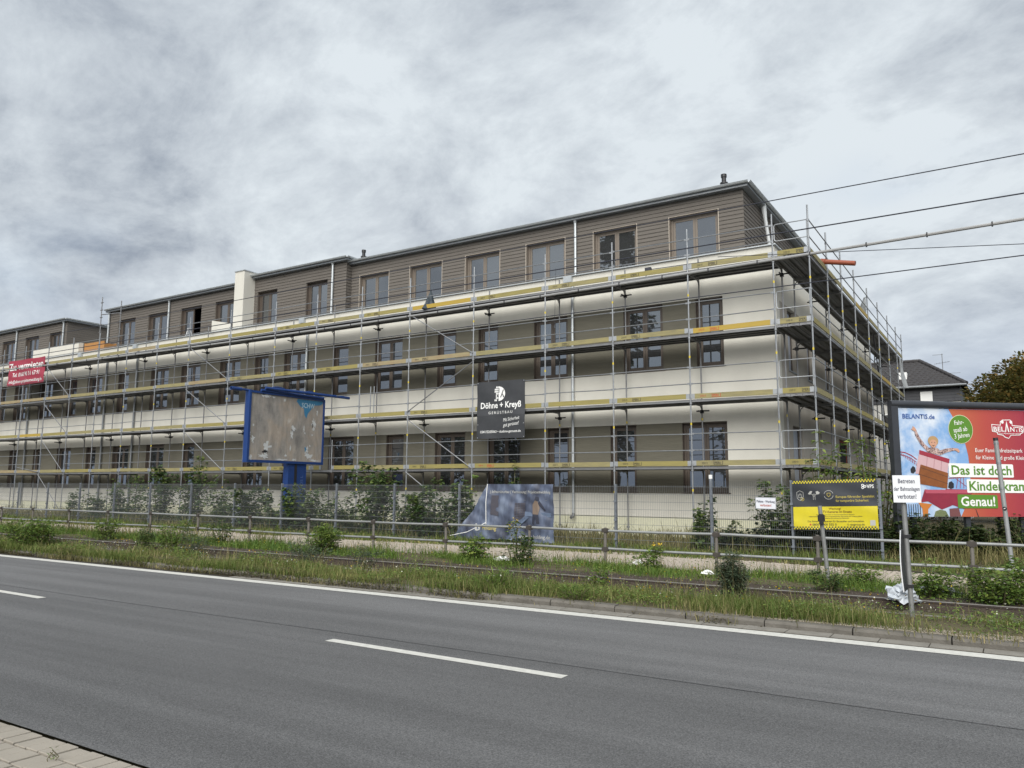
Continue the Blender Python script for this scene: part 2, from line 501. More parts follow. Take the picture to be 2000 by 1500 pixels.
# verge profile: kerb -> grass -> sunken track bed -> grass -> path -> fence strip -> building
vb = MB()
prof = [(10.12, 0.088), (11.3, 0.09), (11.74, 0.06), (11.86, -0.06), (13.19, -0.10), (13.21, 0.03), (14.0, 0.05), (15.66, 0.03)]
for (ya, za), (yb, zb) in zip(prof, prof[1:]):
    vb.cur = 1 if 11.7 < ya < 14 else 0
    for i in range(60):
        xa = -70 + i * 1.25
        vb.face((xa, ya, za), (xa + 1.25, ya, za), (xa + 1.25, yb, zb), (xa, yb, zb))
struct(vb.build('verge', [soil, ballast]))
fb = MB()
for (ya, za), (yb, zb) in zip([(17.3, 0.0), (19.6, 0.06), (24.2, 0.16), (60, 0.1)], [(19.6, 0.06), (24.2, 0.16), (60, 0.1), (120, 0.0)]):
    fb.face((-70, ya, za), (60, ya, za), (60, yb, zb), (-70, yb, zb))
struct(fb.build('construction_ground', soil))

# road markings
mk = thing('road_marking', 'white solid edge line along the far side of the road', 'marking', (-20, 9.58, 0.004))
b = MB()
for i in range(60):
    xa = -60 + i * 1.1
    b.face((xa, 9.46, 0.004), (xa + 1.1, 9.46, 0.004), (xa + 1.1, 9.70, 0.004), (xa, 9.70, 0.004))
b.build('edge_line', paint, mk)
for k, (xa, lab) in enumerate(((-6.47, 'white centre line dash lying whole in the middle of the road'), (-15.32, 'white centre line dash cut off by the left picture edge'))):
    b = MB(); b.face((xa - 0.0, 6.39, 0.004), (xa + 2.97, 6.33, 0.004), (xa + 2.97, 6.46, 0.004), (xa, 6.52, 0.004))
    tag(b.build('road_dash', paint), lab, 'marking', 'centre line dashes')
b = MB()
for i in range(70):
    xa = -60 + i; w = 0.006
    yy = lambda x: 6.83 + 0.012 * math.sin(x * 0.7)
    b.face((xa, yy(xa) - w, 0.003), (xa + 1, yy(xa + 1) - w, 0.003), (xa + 1, yy(xa + 1) + w, 0.003), (xa, yy(xa) + w, 0.003))
struct(b.build('asphalt_joint', seal))

# kerb stones and gutter slabs
kerb = struct(MB().box(-70, 8, 9.99, 10.15, -0.2, -0.1).build('kerb', kerb_m))
x = 3.3; k = 0
while x > -34:
    L = 0.98
    b = MB(); dz = RND.uniform(-0.008, 0.008); dy = RND.uniform(-0.006, 0.006); c = 0.018
    x0_, x1_ = x - L - 0.008, x - 0.003
    sec = [(9.99 + dy, -0.08), (9.985 + dy, 0.062 + dz), (9.99 + c + dy, 0.092 + dz), (10.15 + dy, 0.095 + dz), (10.15 + dy, -0.08)]
    n = len(sec)
    for xx in (x0_, x1_):
        b.v += [(xx, yy_, zz_) for yy_, zz_ in sec]
    for i in range(n):
        j = (i + 1) % n
        b.f.append((i, n + i, n + j, j)); b.mi.append(0)
    b.f.append(tuple(range(n))); b.mi.append(0); b.f.append(tuple(reversed(range(n, 2 * n)))); b.mi.append(0)
    b.build('kerb_stone', kerb_m, kerb)
    x -= 1.0
gut = struct(MB().face((-70, 9.72, 0.0025), (8, 9.72, 0.0025), (8, 9.99, 0.0025), (-70, 9.99, 0.0025)).build('gutter', joint))
x = 3.1
while x > -12:
    L = 0.50
    z = 0.010 + RND.uniform(-0.002, 0.003)
    pbox('gutter_slab', x - L + 0.006, x - 0.006, 9.745, 9.982, -0.03, z, concrete, gut)
    x -= L
# near pavement with separate pavers (bottom left corner)
pav = struct(MB().face((-70, -12, -0.012), (30, -12, -0.012), (30, 3.0, -0.012), (-70, 3.0, -0.012)).build('pavement', joint))
pm = {}
def paver(cx_, cy_, wx, wy, rot=0):
    key = (wx, wy)
    if key not in pm:
        b = MB(); ch = 0.004; hx, hy = wx / 2, wy / 2
        b.v = [(-hx, -hy, -0.04), (hx, -hy, -0.04), (hx, hy, -0.04), (-hx, hy, -0.04),
               (-hx, -hy, 0.0), (hx, -hy, 0.0), (hx, hy, 0.0), (-hx, hy, 0.0),
               (-hx + ch, -hy + ch, 0.004), (hx - ch, -hy + ch, 0.004), (hx - ch, hy - ch, 0.004), (-hx + ch, hy - ch, 0.004)]
        for q in ((0, 1, 5, 4), (1, 2, 6, 5), (2, 3, 7, 6), (3, 0, 4, 7), (4, 5, 9, 8), (5, 6, 10, 9), (6, 7, 11, 10), (7, 4, 8, 11), (8, 9, 10, 11)):
            b.f.append(q); b.mi.append(0)
        pm[key] = b.mesh('paver', paver_m)
    o = link_mesh('paver', pm[key], (cx_, cy_, 0.012 + RND.uniform(-0.003, 0.005)), pav)
    o.rotation_euler = (RND.uniform(-.006, .006), RND.uniform(-.006, .006), RND.uniform(-.006, .006))
y = 2.97
for row in range(5):
    wy = 0.195 if row else 0.20
    yc = y - wy / 2
    for i in range(30):
        xx = -8.1 + i * 0.145 + (0.07 if row % 2 else 0)
        if xx < -3.9 - 0.0 * row:
            paver(xx, yc, 0.127, wy - 0.017)
    y -= wy
# paved path: thousands of small pavers as one piece of ground
def path_pavers():
    V = []; F = []; T = []
    rs = np.random.RandomState(3)
    step = 0.105
    xs = np.arange(-48, 6, step)
    for x in xs:
        far = 18.75 if x < -8 else 18.75 - (x + 8) * 0.17
        far = max(far, 17.6)
        yy = 15.72 + (0.1 if int(round(x / step)) % 2 else 0)
        while yy < far:
            dz = 0.045 + rs.uniform(-0.0025, 0.0025); g_ = 0.006
            i = len(V)
            x0_, x1_, y0_, y1_ = x + g_, x + step - g_, yy + g_, yy + 0.21 - g_
            V += [(x0_, y0_, dz), (x1_, y0_, dz), (x1_, y1_, dz), (x0_, y1_, dz), (x0_ - .005, y0_ - .005, dz - .02), (x1_ + .005, y0_ - .005, dz - .02), (x1_ + .005, y1_ + .005, dz - .02), (x0_ - .005, y1_ + .005, dz - .02)]
            F += [(i, i + 1, i + 2, i + 3), (i + 4, i + 5, i + 1, i), (i + 5, i + 6, i + 2, i + 1), (i + 7, i + 4, i, i + 3)]
            T += [rs.uniform(0, 0.55)] * 8
            yy += 0.21
    me = fast_mesh('paving', np.array(V), np.array(F), path_m, tint=np.array(T))
    return me
path = struct(MB().face((-70, 15.66, 0.026), (30, 15.66, 0.026), (30, 18.95, 0.026), (-70, 18.95, 0.026)).build('path', joint))
po = link_mesh('paving', path_pavers(), (0, 0, 0), path); tag(po, kind='stuff')

# tram track
rust = mat('rail_rust', (0.040, 0.028, 0.022), 0.8, var=(0.026, 0.019, 0.016), scale=6, coords='World')
rail_top = mat('rail_running_face', (0.30, 0.285, 0.265), 0.45, metal=0.4, var=(0.20, 0.185, 0.165), scale=5, coords='World')
sleeper_m = mat('old_sleeper', (0.10, 0.085, 0.07), 0.9, var=(0.06, 0.05, 0.042), scale=6, coords='World')
tt = thing('tram_track', 'rusty overgrown tram track between road verge and path', 'track', (-12, 12.5, 0))
for yc in (11.71, 13.24):
    b = MB()
    sec = [(-.075, -.10), (.075, -.10), (.075, -.085), (.012, -.065), (.012, .025), (.036, .035), (.036, .062), (.028, .068), (-.028, .068), (-.036, .062), (-.036, .035), (-.012, .025), (-.012, -.065), (-.075, -.085)]
    n = len(sec)
    for xx in (-66, 8): b.v += [(xx, yc + a, c) for a, c in sec]
    for i in range(n):
        j = (i + 1) % n; b.f.append((i, n + i, n + j, j)); b.mi.append(1 if 6 <= i <= 8 else 0)
    b.build('rail', [rust, rail_top], tt)
b = MB()
for i in range(100):
    xx = -60 + i * 0.65
    b.box(xx, xx + 0.24, 11.3, 13.7, -0.2, -0.075)
tag(b.build('sleepers', sleeper_m, tt), kind='stuff')

# ================================================================ the building
YW, XW = 23.97, -5.78
Z = lambda r: r + EYE
bd = thing('apartment_building', 'long three-storey cream apartment block with set-back timber-clad top floor behind scaffold', 'building', (XW, YW, 0.1))
XL = -62.0; YE = 43.0
zG0, zG1, zS0, zS1, zP = Z(-0.15), Z(2.09), Z(3.80), Z(6.05), Z(7.43)
zPl = Z(-0.89)
T = 0.4
pbox('plinth', XL, XW + 0.003, YW + 0.035, YW + T, 0.0, zPl, plinthm, bd)
pbox('wall', XL, XW, YW, YW + T, zPl, zG0, cream, bd)
pbox('wall', XL, XW, YW, YW + T, zG1, zS0, cream, bd)
pbox('wall', XL, XW, YW, YW + T, zS1, zP, cream, bd)
pbox('parapet_flashing', XL, XW + 0.06, YW - 0.07, YW + 0.5, zP + 0.002, zP + 0.035, zinc, bd)
# front corner ends of the bands in cream (right of the last window)
winS = [(-8.31, -7.42), (-10.83, -9.43), (-14.35, -12.97), (-16.8, -15.9), (-18.74, -17.84), (-22.0, -20.53), (-24.42, -23.51), (-27.46, -25.97), (-29.43, -28.51), (-31.95, -30.45), (-34.95, -33.44), (-37.48, -35.97), (-40.4, -39.45), (-43.4, -41.93), (-45.4, -44.45), (-48.5, -47.03), (-51.4, -49.95), (-53.4, -52.45), (-56.4, -54.95), (-59, -58)]
winG = [(-8.85, -7.39), (-11.36, -10.42), (-13.78, -12.93), (-16.33, -14.9), (-18.79, -17.35), (-21.26, -20.35), (-24.48, -23.04), (-27.3, -26.4), (-30.02, -28.6), (-34.46, -33.55), (-37.48, -36.0), (-40.47, -39.0), (-43.0, -42.08), (-46.0, -44.58), (-48.6, -47.7), (-51.4, -50.45), (-54.5, -53.2), (-57.5, -56.4)]
def window(xl, xr, z0, z1, yf, fm, parent, open_sash=False, sill=True, name='window', depth=0.16, trim_m=None):
    """frame set back in the opening; sashes with their own panes"""
    w = xr - xl
    n = 2 if w > 1.15 else 1
    F = 0.075
    b = MB()
    b.box(xl, xl + F, yf + depth, yf + depth + 0.09, z0, z1); b.box(xr - F, xr, yf + depth, yf + depth + 0.09, z0, z1)
    b.box(xl + F, xr - F, yf + depth + .002, yf + depth + 0.088, z1 - F, z1); b.box(xl + F, xr - F, yf + depth + .002, yf + depth + 0.088, z0, z0 + F)
    # reveal lining left and right, head
    b.box(xl - 0.012, xl - 0.002 + .012, yf + 0.012, yf + depth, z0, z1); b.box(xr - .010, xr + 0.012, yf + 0.012, yf + depth, z0, z1)
    b.box(xl, xr, yf + 0.012, yf + depth - .002, z1 - 0.012, z1 + .004)
    fr = b.build(name, fm, parent)
    sw = (w - 2 * F) / n
    S = 0.075
    for i in range(n):
        a, c = xl + F + i * sw + 0.004, xl + F + (i + 1) * sw - 0.004
        zb, zt = z0 + F + 0.004, z1 - F - 0.004
        y0_, y1_ = yf + depth + 0.018, yf + depth + 0.075
        if open_sash and i == n - 1:
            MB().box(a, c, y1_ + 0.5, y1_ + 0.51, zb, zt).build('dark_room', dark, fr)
            continue
        s = MB(); s.box(a, a + S, y0_, y1_, zb, zt); s.box(c - S, c, y0_, y1_, zb, zt); s.box(a + S, c - S, y0_ + .002, y1_, zt - S, zt); s.box(a + S, c - S, y0_ + .002, y1_, zb, zb + S)
        s.build('sash', fm, fr)
        tilt = RND.uniform(-0.010, 0.010)
        p = MB(); yy = y0_ + 0.022
        p.face((a + S - .01, yy, zb + S - .01), (c - S + .01, yy + tilt, zb + S - .01), (c - S + .01, yy + tilt, zt - S + .01), (a + S - .01, yy, zt - S + .01))
        p.face((a + S - .01, yy + .024, zb + S - .01), (a + S - .01, yy + .024, zt - S + .01), (c - S + .01, yy + .024 + tilt, zt - S + .01), (c - S + .01, yy + .024 + tilt, zb + S - .01))
        p.build('pane', glass, fr)
    if sill:
        MB().box(xl - 0.06, xr + 0.06, yf - 0.045, yf + depth, z0 - 0.045, z0 - 0.008).build('sill', frame_brown, fr)
    if trim_m:
        t = MB(); q = 0.022
        t.box(xl - q, xl - 0.001, yf - 0.03, yf + .02, z0, z1 + q); t.box(xr + .001, xr + q, yf - 0.03, yf + .02, z0, z1 + q); t.box(xl, xr, yf - 0.028, yf + .02, z1 + .001, z1 + q)
        t.build('opening_trim', trim_m, fr)
    return fr
def band(wins, z0, z1, fm, xend):
    edges = sorted(wins, reverse=True)
    # cream piece right of the last window
    pbox('wall', edges[0][1], XW, YW + 0.0005, YW + T, z0 + .0005, z1 - .0005, cream, bd)
    for (a, c), nxt in zip(edges, edges[1:] + [(None, XL)]):
        pbox('render_panel', nxt[1], a, YW + 0.022, YW + T - .01, z0 + .0007, z1 - .0007, olive, bd)
    for a, c in edges:
        window(a, c, z0 + 0.05, z1 - .02, YW + 0.022, fm, bd)
band(winS, zS0, zS1, frame_brown, XW)
band(winG, zG0, zG1, frame_brown, XW)
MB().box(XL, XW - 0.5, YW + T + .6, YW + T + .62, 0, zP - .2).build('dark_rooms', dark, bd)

# side wall (faces +X)
zb0, zb1 = Z(3.74), Z(5.78)
side_w2 = [(25.3, 26.4), (28.0, 29.0), (31.0, 32.2), (34.6, 35.6), (38.0, 39.2)]
side_wG = [(25.5, 26.9), (29.0, 29.9), (33.2, 35.6), (38.4, 39.8)]
def side_strip(name, z0, z1, holes, m, setin=0.0):
    ys = [YW + 0.0] + [v for h in holes for v in h] + [YE]
    for i in range(0, len(ys), 2):
        pbox(name, XW - T, XW - setin - .001, ys[i] + (0.003 if i == 0 else 0), ys[i + 1], z0 + .001, z1 - .001, m, bd)
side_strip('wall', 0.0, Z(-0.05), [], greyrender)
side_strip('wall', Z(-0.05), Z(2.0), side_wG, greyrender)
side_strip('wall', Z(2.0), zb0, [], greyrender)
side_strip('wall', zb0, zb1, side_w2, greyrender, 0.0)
side_strip('wall', zb1, zP, [], cream)
pbox('parapet_flashing', XW - 0.5, XW + 0.07, YW + 0.51, YE, zP + 0.002, zP + 0.035, zinc, bd)
film = mat('protective_film', (0.42, 0.47, 0.54), 0.35, var=(0.30, 0.33, 0.38), scale=3, stretch=(1, 1, 0.3), spec=0.6)
redsteel = mat('red_oxide_beam', (0.22, 0.05, 0.03), 0.7)
def side_window(y0_, y1_, z0, z1, style):
    b = MB(); d = 0.14; F = 0.08; X = XW - d
    b.box(X - .09, X, y0_, y0_ + F, z0, z1); b.box(X - .09, X, y1_ - F, y1_, z0, z1); b.box(X - .088, X - .002, y0_ + F, y1_ - F, z1 - F, z1); b.box(X - .088, X - .002, y0_ + F, y1_ - F, z0, z0 + F)
    fr = b.build('window', redsteel if style == 'open' else frame_brown, bd)
    pm_ = {'film': film, 'glass': glass, 'open': dark}[style]  # open bay has no glass: a near-black sheet paints in the unlit room
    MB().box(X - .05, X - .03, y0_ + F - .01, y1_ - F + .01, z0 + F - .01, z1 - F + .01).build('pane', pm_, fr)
    MB().box(XW - d, XW + .04, y0_ - .05, y1_ + .05, z0 - .05, z0 - .012).build('sill', zinc_dull, fr)
for i, (a, c) in enumerate(side_w2): side_window(a, c, zb0, zb1, 'film')
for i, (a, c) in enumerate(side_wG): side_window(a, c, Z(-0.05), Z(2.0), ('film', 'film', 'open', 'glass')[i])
pbox('wall', XL, XW - T - .01, YE - 0.4, YE - .01, 0, zP - .01, greyrender, bd)
pbox('terrace', XL, XW - .52, YW + .52, YE - .42, zP - .45, zP - .25, membrane, bd)

# set-back top floor: four clad blocks
zR = Z(9.86)
PITCHP = 0.138
def clad_front(xa, xb, yf, zt, wins, singles, z0=zP - 0.2):
    """horizontal lapped planks cut at the windows; each plank its own part, or all joined"""
    joined = MB(); z = z0; row = 0
    zw0, zw1 = zP - 0.15, Z(9.33)
    while z < zt - 0.01:
        z2 = min(z + PITCHP - 0.006, zt)
        segs = [(xa, xb)]
        for a, c in wins:
            if z < zw1 and z2 > zw0:
                segs = [s for (p, q) in segs for s in ((p, min(q, a)), (max(p, c), q)) if s[1] - s[0] > 0.03]
        segs = [(p, q, z) for p, q in segs]
        if z < zw1 < z2 - .01: segs += [(a, c, zw1 + .004) for a, c in wins]
        for p, q, zlo in segs:
            b = MB() if singles else joined
            i = len(b.v)
            ft = yf - 0.012; fbm = yf - 0.030
            b.v += [(p, fbm, zlo), (q, fbm, zlo), (q, ft, z2), (p, ft, z2), (p, yf, zlo), (q, yf, zlo), (q, yf, z2), (p, yf, z2)]
            for fc in ((0, 1, 2, 3), (0, 4, 5, 1), (3, 2, 6, 7), (1, 5, 6, 2), (0, 3, 7, 4)):
                b.f.append(tuple(i + k for k in fc)); b.mi.append(0)
            if singles: b.build('plank', wood_clad, bd)
        z += PITCHP; row += 1
    if not singles: tag(joined.build('cladding', wood_clad, bd), kind='stuff')
def clad_side(X, ya, yb, zt, singles, z0=zP - 0.2):
    joined = MB(); z = z0
    while z < zt - 0.01:
        z2 = min(z + PITCHP - 0.006, zt)
        b = MB() if singles else joined
        i = len(b.v)
        b.v += [(X + .030, ya, z), (X + .030, yb, z), (X + .012, yb, z2), (X + .012, ya, z2), (X, ya, z), (X, yb, z), (X, yb, z2), (X, ya, z2)]
        for fc in ((0, 1, 2, 3), (0, 4, 5, 1), (3, 2, 6, 7), (1, 5, 6, 2), (0, 3, 7, 4)):
            b.f.append(tuple(i + k for k in fc)); b.mi.append(0)
        if singles: b.build('plank', wood_clad, bd)
        z += PITCHP
    if not singles: tag(joined.build('cladding', wood_clad, bd), kind='stuff')
def block(xa, xb, yf, yback, zt, wins, singles, fm, trim_m, openw=(), right_side=True):
    # core wall split at the windows
    es = sorted(wins); ys = (yf, yf + 0.3)
    x = xa
    for a, c in es + [(xb, xb)]:
        if a - x > 0.01: pbox('wall', x, a, yf, yf + 0.3, zP - 0.3, zt, greyrender, bd)
        if c > a: pbox('wall', a, c, yf, yf + 0.3, Z(9.35), zt, greyrender, bd)
        x = c
    pbox('wall', xb - 0.3, xb, yf + .301, yback, zP - .3, zt, greyrender, bd)
    pbox('wall', xa, xa + .3, yf + .301, yback, zP - .3, zt, greyrender, bd)
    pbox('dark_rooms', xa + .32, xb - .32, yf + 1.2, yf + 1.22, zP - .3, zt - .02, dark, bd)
    clad_front(xa - 0.03, xb + 0.03, yf, zt, wins, singles)
    if right_side: clad_side(xb, yf - 0.02, yback, zt, singles)
    for i, (a, c) in enumerate(es):
        window(a, c, zP - 0.14, Z(9.32), yf, fm, bd, open_sash=i in openw, sill=False, depth=0.15, trim_m=trim_m)
    # roof slab, fascia and gutter
    r = MB(); ov = 0.28
    r.box(xa - 0.1, xb + ov - .05, yf - ov + .06, yback + 0.2, zt + .002, zt + 0.15)
    ro = r.build('roof', zinc_dull, bd)
    MB().box(xa - 0.08, xb + ov - 0.12, yf - ov + 0.10, yback + .15, zt + 0.152, zt + 0.19).build('membrane', membrane, ro)
    gb = MB(); n = 7
    def gutter(p, q, inward):
        p, q, inward = Vector(p), Vector(q), Vector(inward)
        for k in range(n):
            t0, t1 = math.pi * k / n, math.pi * (k + 1) / n
            f = lambda t, c: c + inward * (0.065 * math.cos(t)) + Vector((0, 0, -0.065 * math.sin(t)))
            gb.face(f(t0, p), f(t0, q), f(t1, q), f(t1, p))
        gb.tube([p - inward * .065, q - inward * .065], 0.010, 6)
    gutter((xa - .1, yf - ov, zt + .145), (xb + ov, yf - ov, zt + .145), (0, 1, 0))
    if right_side: gutter((xb + ov, yf - ov, zt + .145), (xb + ov, yback, zt + .145), (-1, 0, 0))
    gb.build('gutter', zinc, ro, smooth=True)
    return ro
wA = [(-9.55, -7.83), (-12.47, -10.77), (-15.36, -13.66), (-18.24, -16.58), (-21.15, -19.44), (-24.03, -22.33)]
yA = 25.1
block(-24.6, -7.0, yA, 40.0, zR, wA, True, frame_light, trim)
block(-31.3, -24.55, 24.76, 40.0, zR + 0.13, [(-27.05, -25.68), (-30.4, -29.0)], False, frame_brown, None)
block(-43.5, -31.4, 25.05, 40.0, zR + 0.02, [(-33.95, -32.33), (-36.8, -35.07), (-39.7, -37.97), (-42.55, -40.9)], False, frame_brown, None, openw=(2,), right_side=False)
block(-64.0, -48.0, 25.05, 34.0, zR + 0.02, [(-49.95, -48.6), (-52.85, -51.2), (-55.8, -54.1), (-58.8, -57.1)], False, frame_brown, None)
# cream party wall that pokes above the roofs, and terrace parapets
w = MB(); w.box(-31.30, -30.62, YW + 0.12, YW + 5, zP - .2, Z(10.30)); w.build('party_wall', cream, bd)
pbox('coping', -31.33, -30.58, YW + 0.08, YW + 5.1, Z(10.302), Z(10.34), zinc, bd)
b = MB(); b.face((-32.75, YW + .02, zP), (-31.31, YW + .02, zP), (-31.31, YW + .02, zP + .33), (-32.75, YW + .02, zP + .62))
b.face((-32.75, YW + .27, zP), (-32.75, YW + .27, zP + .62), (-31.31, YW + .27, zP + .33), (-31.31, YW + .27, zP))
b.face((-32.75, YW + .02, zP + .62), (-31.31, YW + .02, zP + .33), (-31.31, YW + .27, zP + .33), (-32.75, YW + .27, zP + .62))
b.face((-32.75, YW + .02, zP), (-32.75, YW + .02, zP + .62), (-32.75, YW + .27, zP + .62), (-32.75, YW + .27, zP))
b.build('parapet', cream, bd)
pbox('parapet', -49.6, -44.6, YW + .015, YW + .28, zP + .04, zP + .66, cream, bd)
# downpipes: top floor and wall
def downpipe(x, y, z0, z1, m=zinc, head=True):
    b = MB(); b.tube([(x, y, z1), (x, y, z0)], 0.05, 8)
    for zz_ in np.arange(z0 + .4, z1, 1.2): b.tube([(x, y, zz_), (x, y, zz_ + .04)], 0.058, 8)
    o = b.build('downpipe', m, bd, smooth=True)
    if head:
        h = MB(); h.tube([(x, y - .02, z1 + .17), (x, y - .02, z1 + .02), (x, y, z1 - .1)], [0.085, 0.075, 0.05], 8); h.build('hopper', m, o, smooth=True)
for x in (-13.18, ): downpipe(x, yA - .10, zP, zR)
downpipe(-25.3, 24.76 - .10, zP, zR + .13)
for x in (-37.75, -43.4): downpipe(x, 25.05 - .10, zP, zR)
for x in (-48.25, -53.85): downpipe(x, 25.05 - .10, zP, zR)
downpipe(-12.72, YW - .085, Z(-0.85), Z(7.2), zinc, False)
for x in (-25.92, -38.6, -41.4, -49.4, -52.98): downpipe(x, YW - .085, Z(-1.2), Z(7.1), zinc_dull if x != -25.92 else zinc, False)
b = MB(); b.tube([(-12.72, YW - .085, Z(-0.83)), (-12.72, YW - .10, Z(-0.93)), (-12.74, YW - .22, Z(-0.98))], 0.055, 8); b.build('pipe_elbow', galv_dark, bd, smooth=True)
# hoppers set into the parapet
for x in (-12.9, -26.3, -38.9, -44.2): pbox('hopper', x - .16, x + .16, YW - .13, YW - .002, zP - .22, zP + .01, zinc, bd)
# side downpipe with fabric sleeve
b = MB(); b.tube([(-6.85, 27.1, zR + .1), (-6.80, 27.15, zR - .5), (-6.6, 27.2, zP + .1)], [0.10, 0.06, 0.055], 8); b.build('downpipe', membrane, bd, smooth=True)
# roof vents
for x, y in ((-8.6, 28.4), (-27.0, 28.4)):
    b = MB(); zt = zR + .2
    b.tube([(x, y, zt - .1), (x, y, zt + 1.42)], 0.105, 10); b.tube([(x, y, zt + 1.42), (x, y, zt + 1.47)], 0.15, 10); b.tube([(x, y, zt + 1.47), (x, y, zt + 1.68)], 0.085, 10); b.tube([(x, y, zt + 1.68), (x, y, zt + 1.80)], 0.11, 10)
    b.build('vent_pipe', black, bd, smooth=True)
# ================================================================ the scaffold
X0, Y0 = -4.5124, 22.7001
TS = [0, 1.0045, 3.5721, 6.1108, 8.6217, 11.5983, 14.5768, 17.0597, 19.576, 22.098, 25.0922, 28.0554, 30.5604, 33.1114, 35.6725, 38.1991, 40.7125, 43.2308, 45.75, 48.3]
SS = [0, 2.5308, 4.9419, 7.533, 10.5997, 13.4175, 16.4551, 19.4524, 21.6811]
TOEZ = [Z(0.7646) + 2.0 * i for i in range(4)]
DECKZ = [t - 0.10 for t in TOEZ]
POLETOP = Z(7.966)
R48 = 0.0242
sc = thing('facade_scaffold', 'galvanised tube scaffold with yellow toe boards wrapped round the building', 'scaffold', (X0, Y0, 0.1))
def pole(x, y, z0, z1, levels, rosette=True, m=galv):
    b = MB(); b.tube([(x, y, z0), (x, y, z1)], R48, 8)
    b.box(x - .07, x + .07, y - .07, y + .07, z0 - .01, z0 + .004)
    b.tube([(x, y, z0), (x, y, z0 + .35)], 0.017, 6)
    b.tube([(x, y, z0 + .30), (x, y, z0 + .36)], 0.05, 8)
    for zl in levels:
        b.tube([(x, y, zl - .14), (x, y, zl - .09)], 0.040, 8)
        for dz in (0.45, 0.95):
            b.tube([(x, y, zl + dz - .03), (x, y, zl + dz + .03)], 0.033, 8)
    o = b.build('standard', m, sc, smooth=True)
    return o
stick_me = MB().tube([(0, 0, 0), (0, 0, 0.07)], 0.0265, 8, cap=False).mesh('sticker', sticker, True)
def stick(o, x, y, z):
    link_mesh('sticker', stick_me, (x, y, z), o)
FX = [X0 - t for t in TS]
SY = [Y0 + s for s in SS]
gz = lambda y: 0.12
for i, x in enumerate(FX):
    top = POLETOP + (0.1 if i == 0 else 0)
    o = pole(x, Y0, gz(Y0), top, DECKZ)
    if i < 14:
        for l in range(4): stick(o, x, Y0, DECKZ[l] - 0.78 + RND.uniform(-.05, .05))
    if i >= 1:
        xi = x
        ztop = DECKZ[3] + (0.62 if i in (2, 3, 4, 5, 7, 9, 12, 14) else (1.05 if i in (8, 11, 13) else -0.02))
        oi = pole(xi, Y0 + 1.0, gz(Y0), ztop, [], m=galv_dark)
        if i < 9: stick(oi, xi, Y0 + 1.0, DECKZ[1] - 0.55)
for j, y in enumerate(SY):
    if j == 0: continue
    o = pole(X0, y, 0.12, POLETOP, DECKZ)
    for l in range(4): stick(o, X0, y, DECKZ[l] - 0.78)
    pole(X0 - 1.0, y, 0.12, DECKZ[3] - .02, [], m=galv_dark)
pole(X0 - 1.0, Y0 + 1.0, 0.12, DECKZ[3] - .02, [], m=galv_dark)
pole(X0 - 0.9, SY[-1] - 1.5, 0.12, POLETOP - .1, [], m=galv)
# guard rails
def rail_tube(p, q, r=0.0165, name='guard_rail', m=galv):
    b = MB(); p, q = Vector(p), Vector(q); d = (q - p).normalized()
    b.tube([p + d * .02, q - d * .02], r, 6)
    for c in (p + d * .05, q - d * .05): b.bar(c - d * .035, c + d * .035, 0.03, 0.05)
    return b.build(name, m, sc, smooth=True)
for i in range(1, len(FX) - 1):
    for l in range(4):
        for dz in (0.47, 0.97):
            if i == 15 and l == 0 and dz < .5: continue
            rail_tube((FX[i + 1], Y0 - 0.012, DECKZ[l] + dz + RND.uniform(-.014, .014)), (FX[i], Y0 - 0.012, DECKZ[l] + dz + RND.uniform(-.014, .014)))
for j in range(len(SY) - 1):
    for l in range(4):
        for dz in (0.47, 0.97):
            rail_tube((X0 + .012, SY[j], DECKZ[l] + dz), (X0 + .012, SY[j + 1], DECKZ[l] + dz))
# end frames at the corner bay (bent tube loops)
for l in range(4):
    z0, z1 = DECKZ[l] + 0.47, DECKZ[l] + 0.97
    xa, xb = FX[1] + 0.06, FX[0] - 0.03; r = 0.07
    pts = [(xb, z1)] + [(xa + r, z1)] + [(xa + r - r * math.sin(t), z1 - r + r * math.cos(t)) for t in (0.4, 0.8, 1.2)] + [(xa, z1 - r)] + [(xa, z0 + r)] + [(xa + r - r * math.cos(t), z0 + r - r * math.sin(t)) for t in (0.4, 0.8, 1.2)] + [(xa + r, z0), (xb, z0)]
    b = MB(); b.tube([(x, Y0 - .01, z) for x, z in pts], 0.015, 6); b.tube([(xb, Y0 - .01, z1 + .02), (xb, Y0 - .01, z0 - .25)], 0.017, 6)
    b.build('end_guard_frame', bracket_m, sc, smooth=True)
# toe boards
brk_me = MB().box(.025, .135, -.018, .018, -.075, .075).box(.02, .055, -.025, .025, -.05, .05).mesh('end_bracket', bracket_m)
def toe_board(p, q, mi, text=None, red=False):
    p, q = Vector(p), Vector(q); d = (q - p).normalized(); L = (q - p).length
    b = MB(); b.bar(p + d * 0.13, q - d * 0.13, 0.028, 0.15)
    o = b.build('toe_board', toe[mi], sc)
    for c, sg in ((p, 1), (q, -1)):
        e = link_mesh('end_bracket', brk_me, c, o)
        e.rotation_euler = (0, 0, math.atan2(d.y * sg, d.x * sg))
    if text:
        n = Vector((0, -1, 0)) if abs(d.x) > .5 else Vector((1, 0, 0))
        s = Surf(p - Vector((0, 0, 0.075)) + n * 0.0145, d, (0, 0, 1), L, 0.15)
        s.N = n
        m = print_red if red else print_black
        s.text(text, 0.30, 0.048, 0.085, m, o, name='printed_length', sx=0.95, bold=0.004, off=0.002)
        x = 0.30 + 0.36
        s.text('PERI', x + .03, 0.045, 0.095, m, o, name='printed_maker', bold=0.02, off=0.002)
        s.polys('printed_bracket', [[(x, .03), (x + .016, .03), (x + .016, .125), (x, .125)], [(x, .02), (x + .27, .02), (x + .27, .032), (x, .032)], [(x + .255, .03), (x + .27, .03), (x + .27, .125), (x + .255, .125)]], m, o, off=0.002)
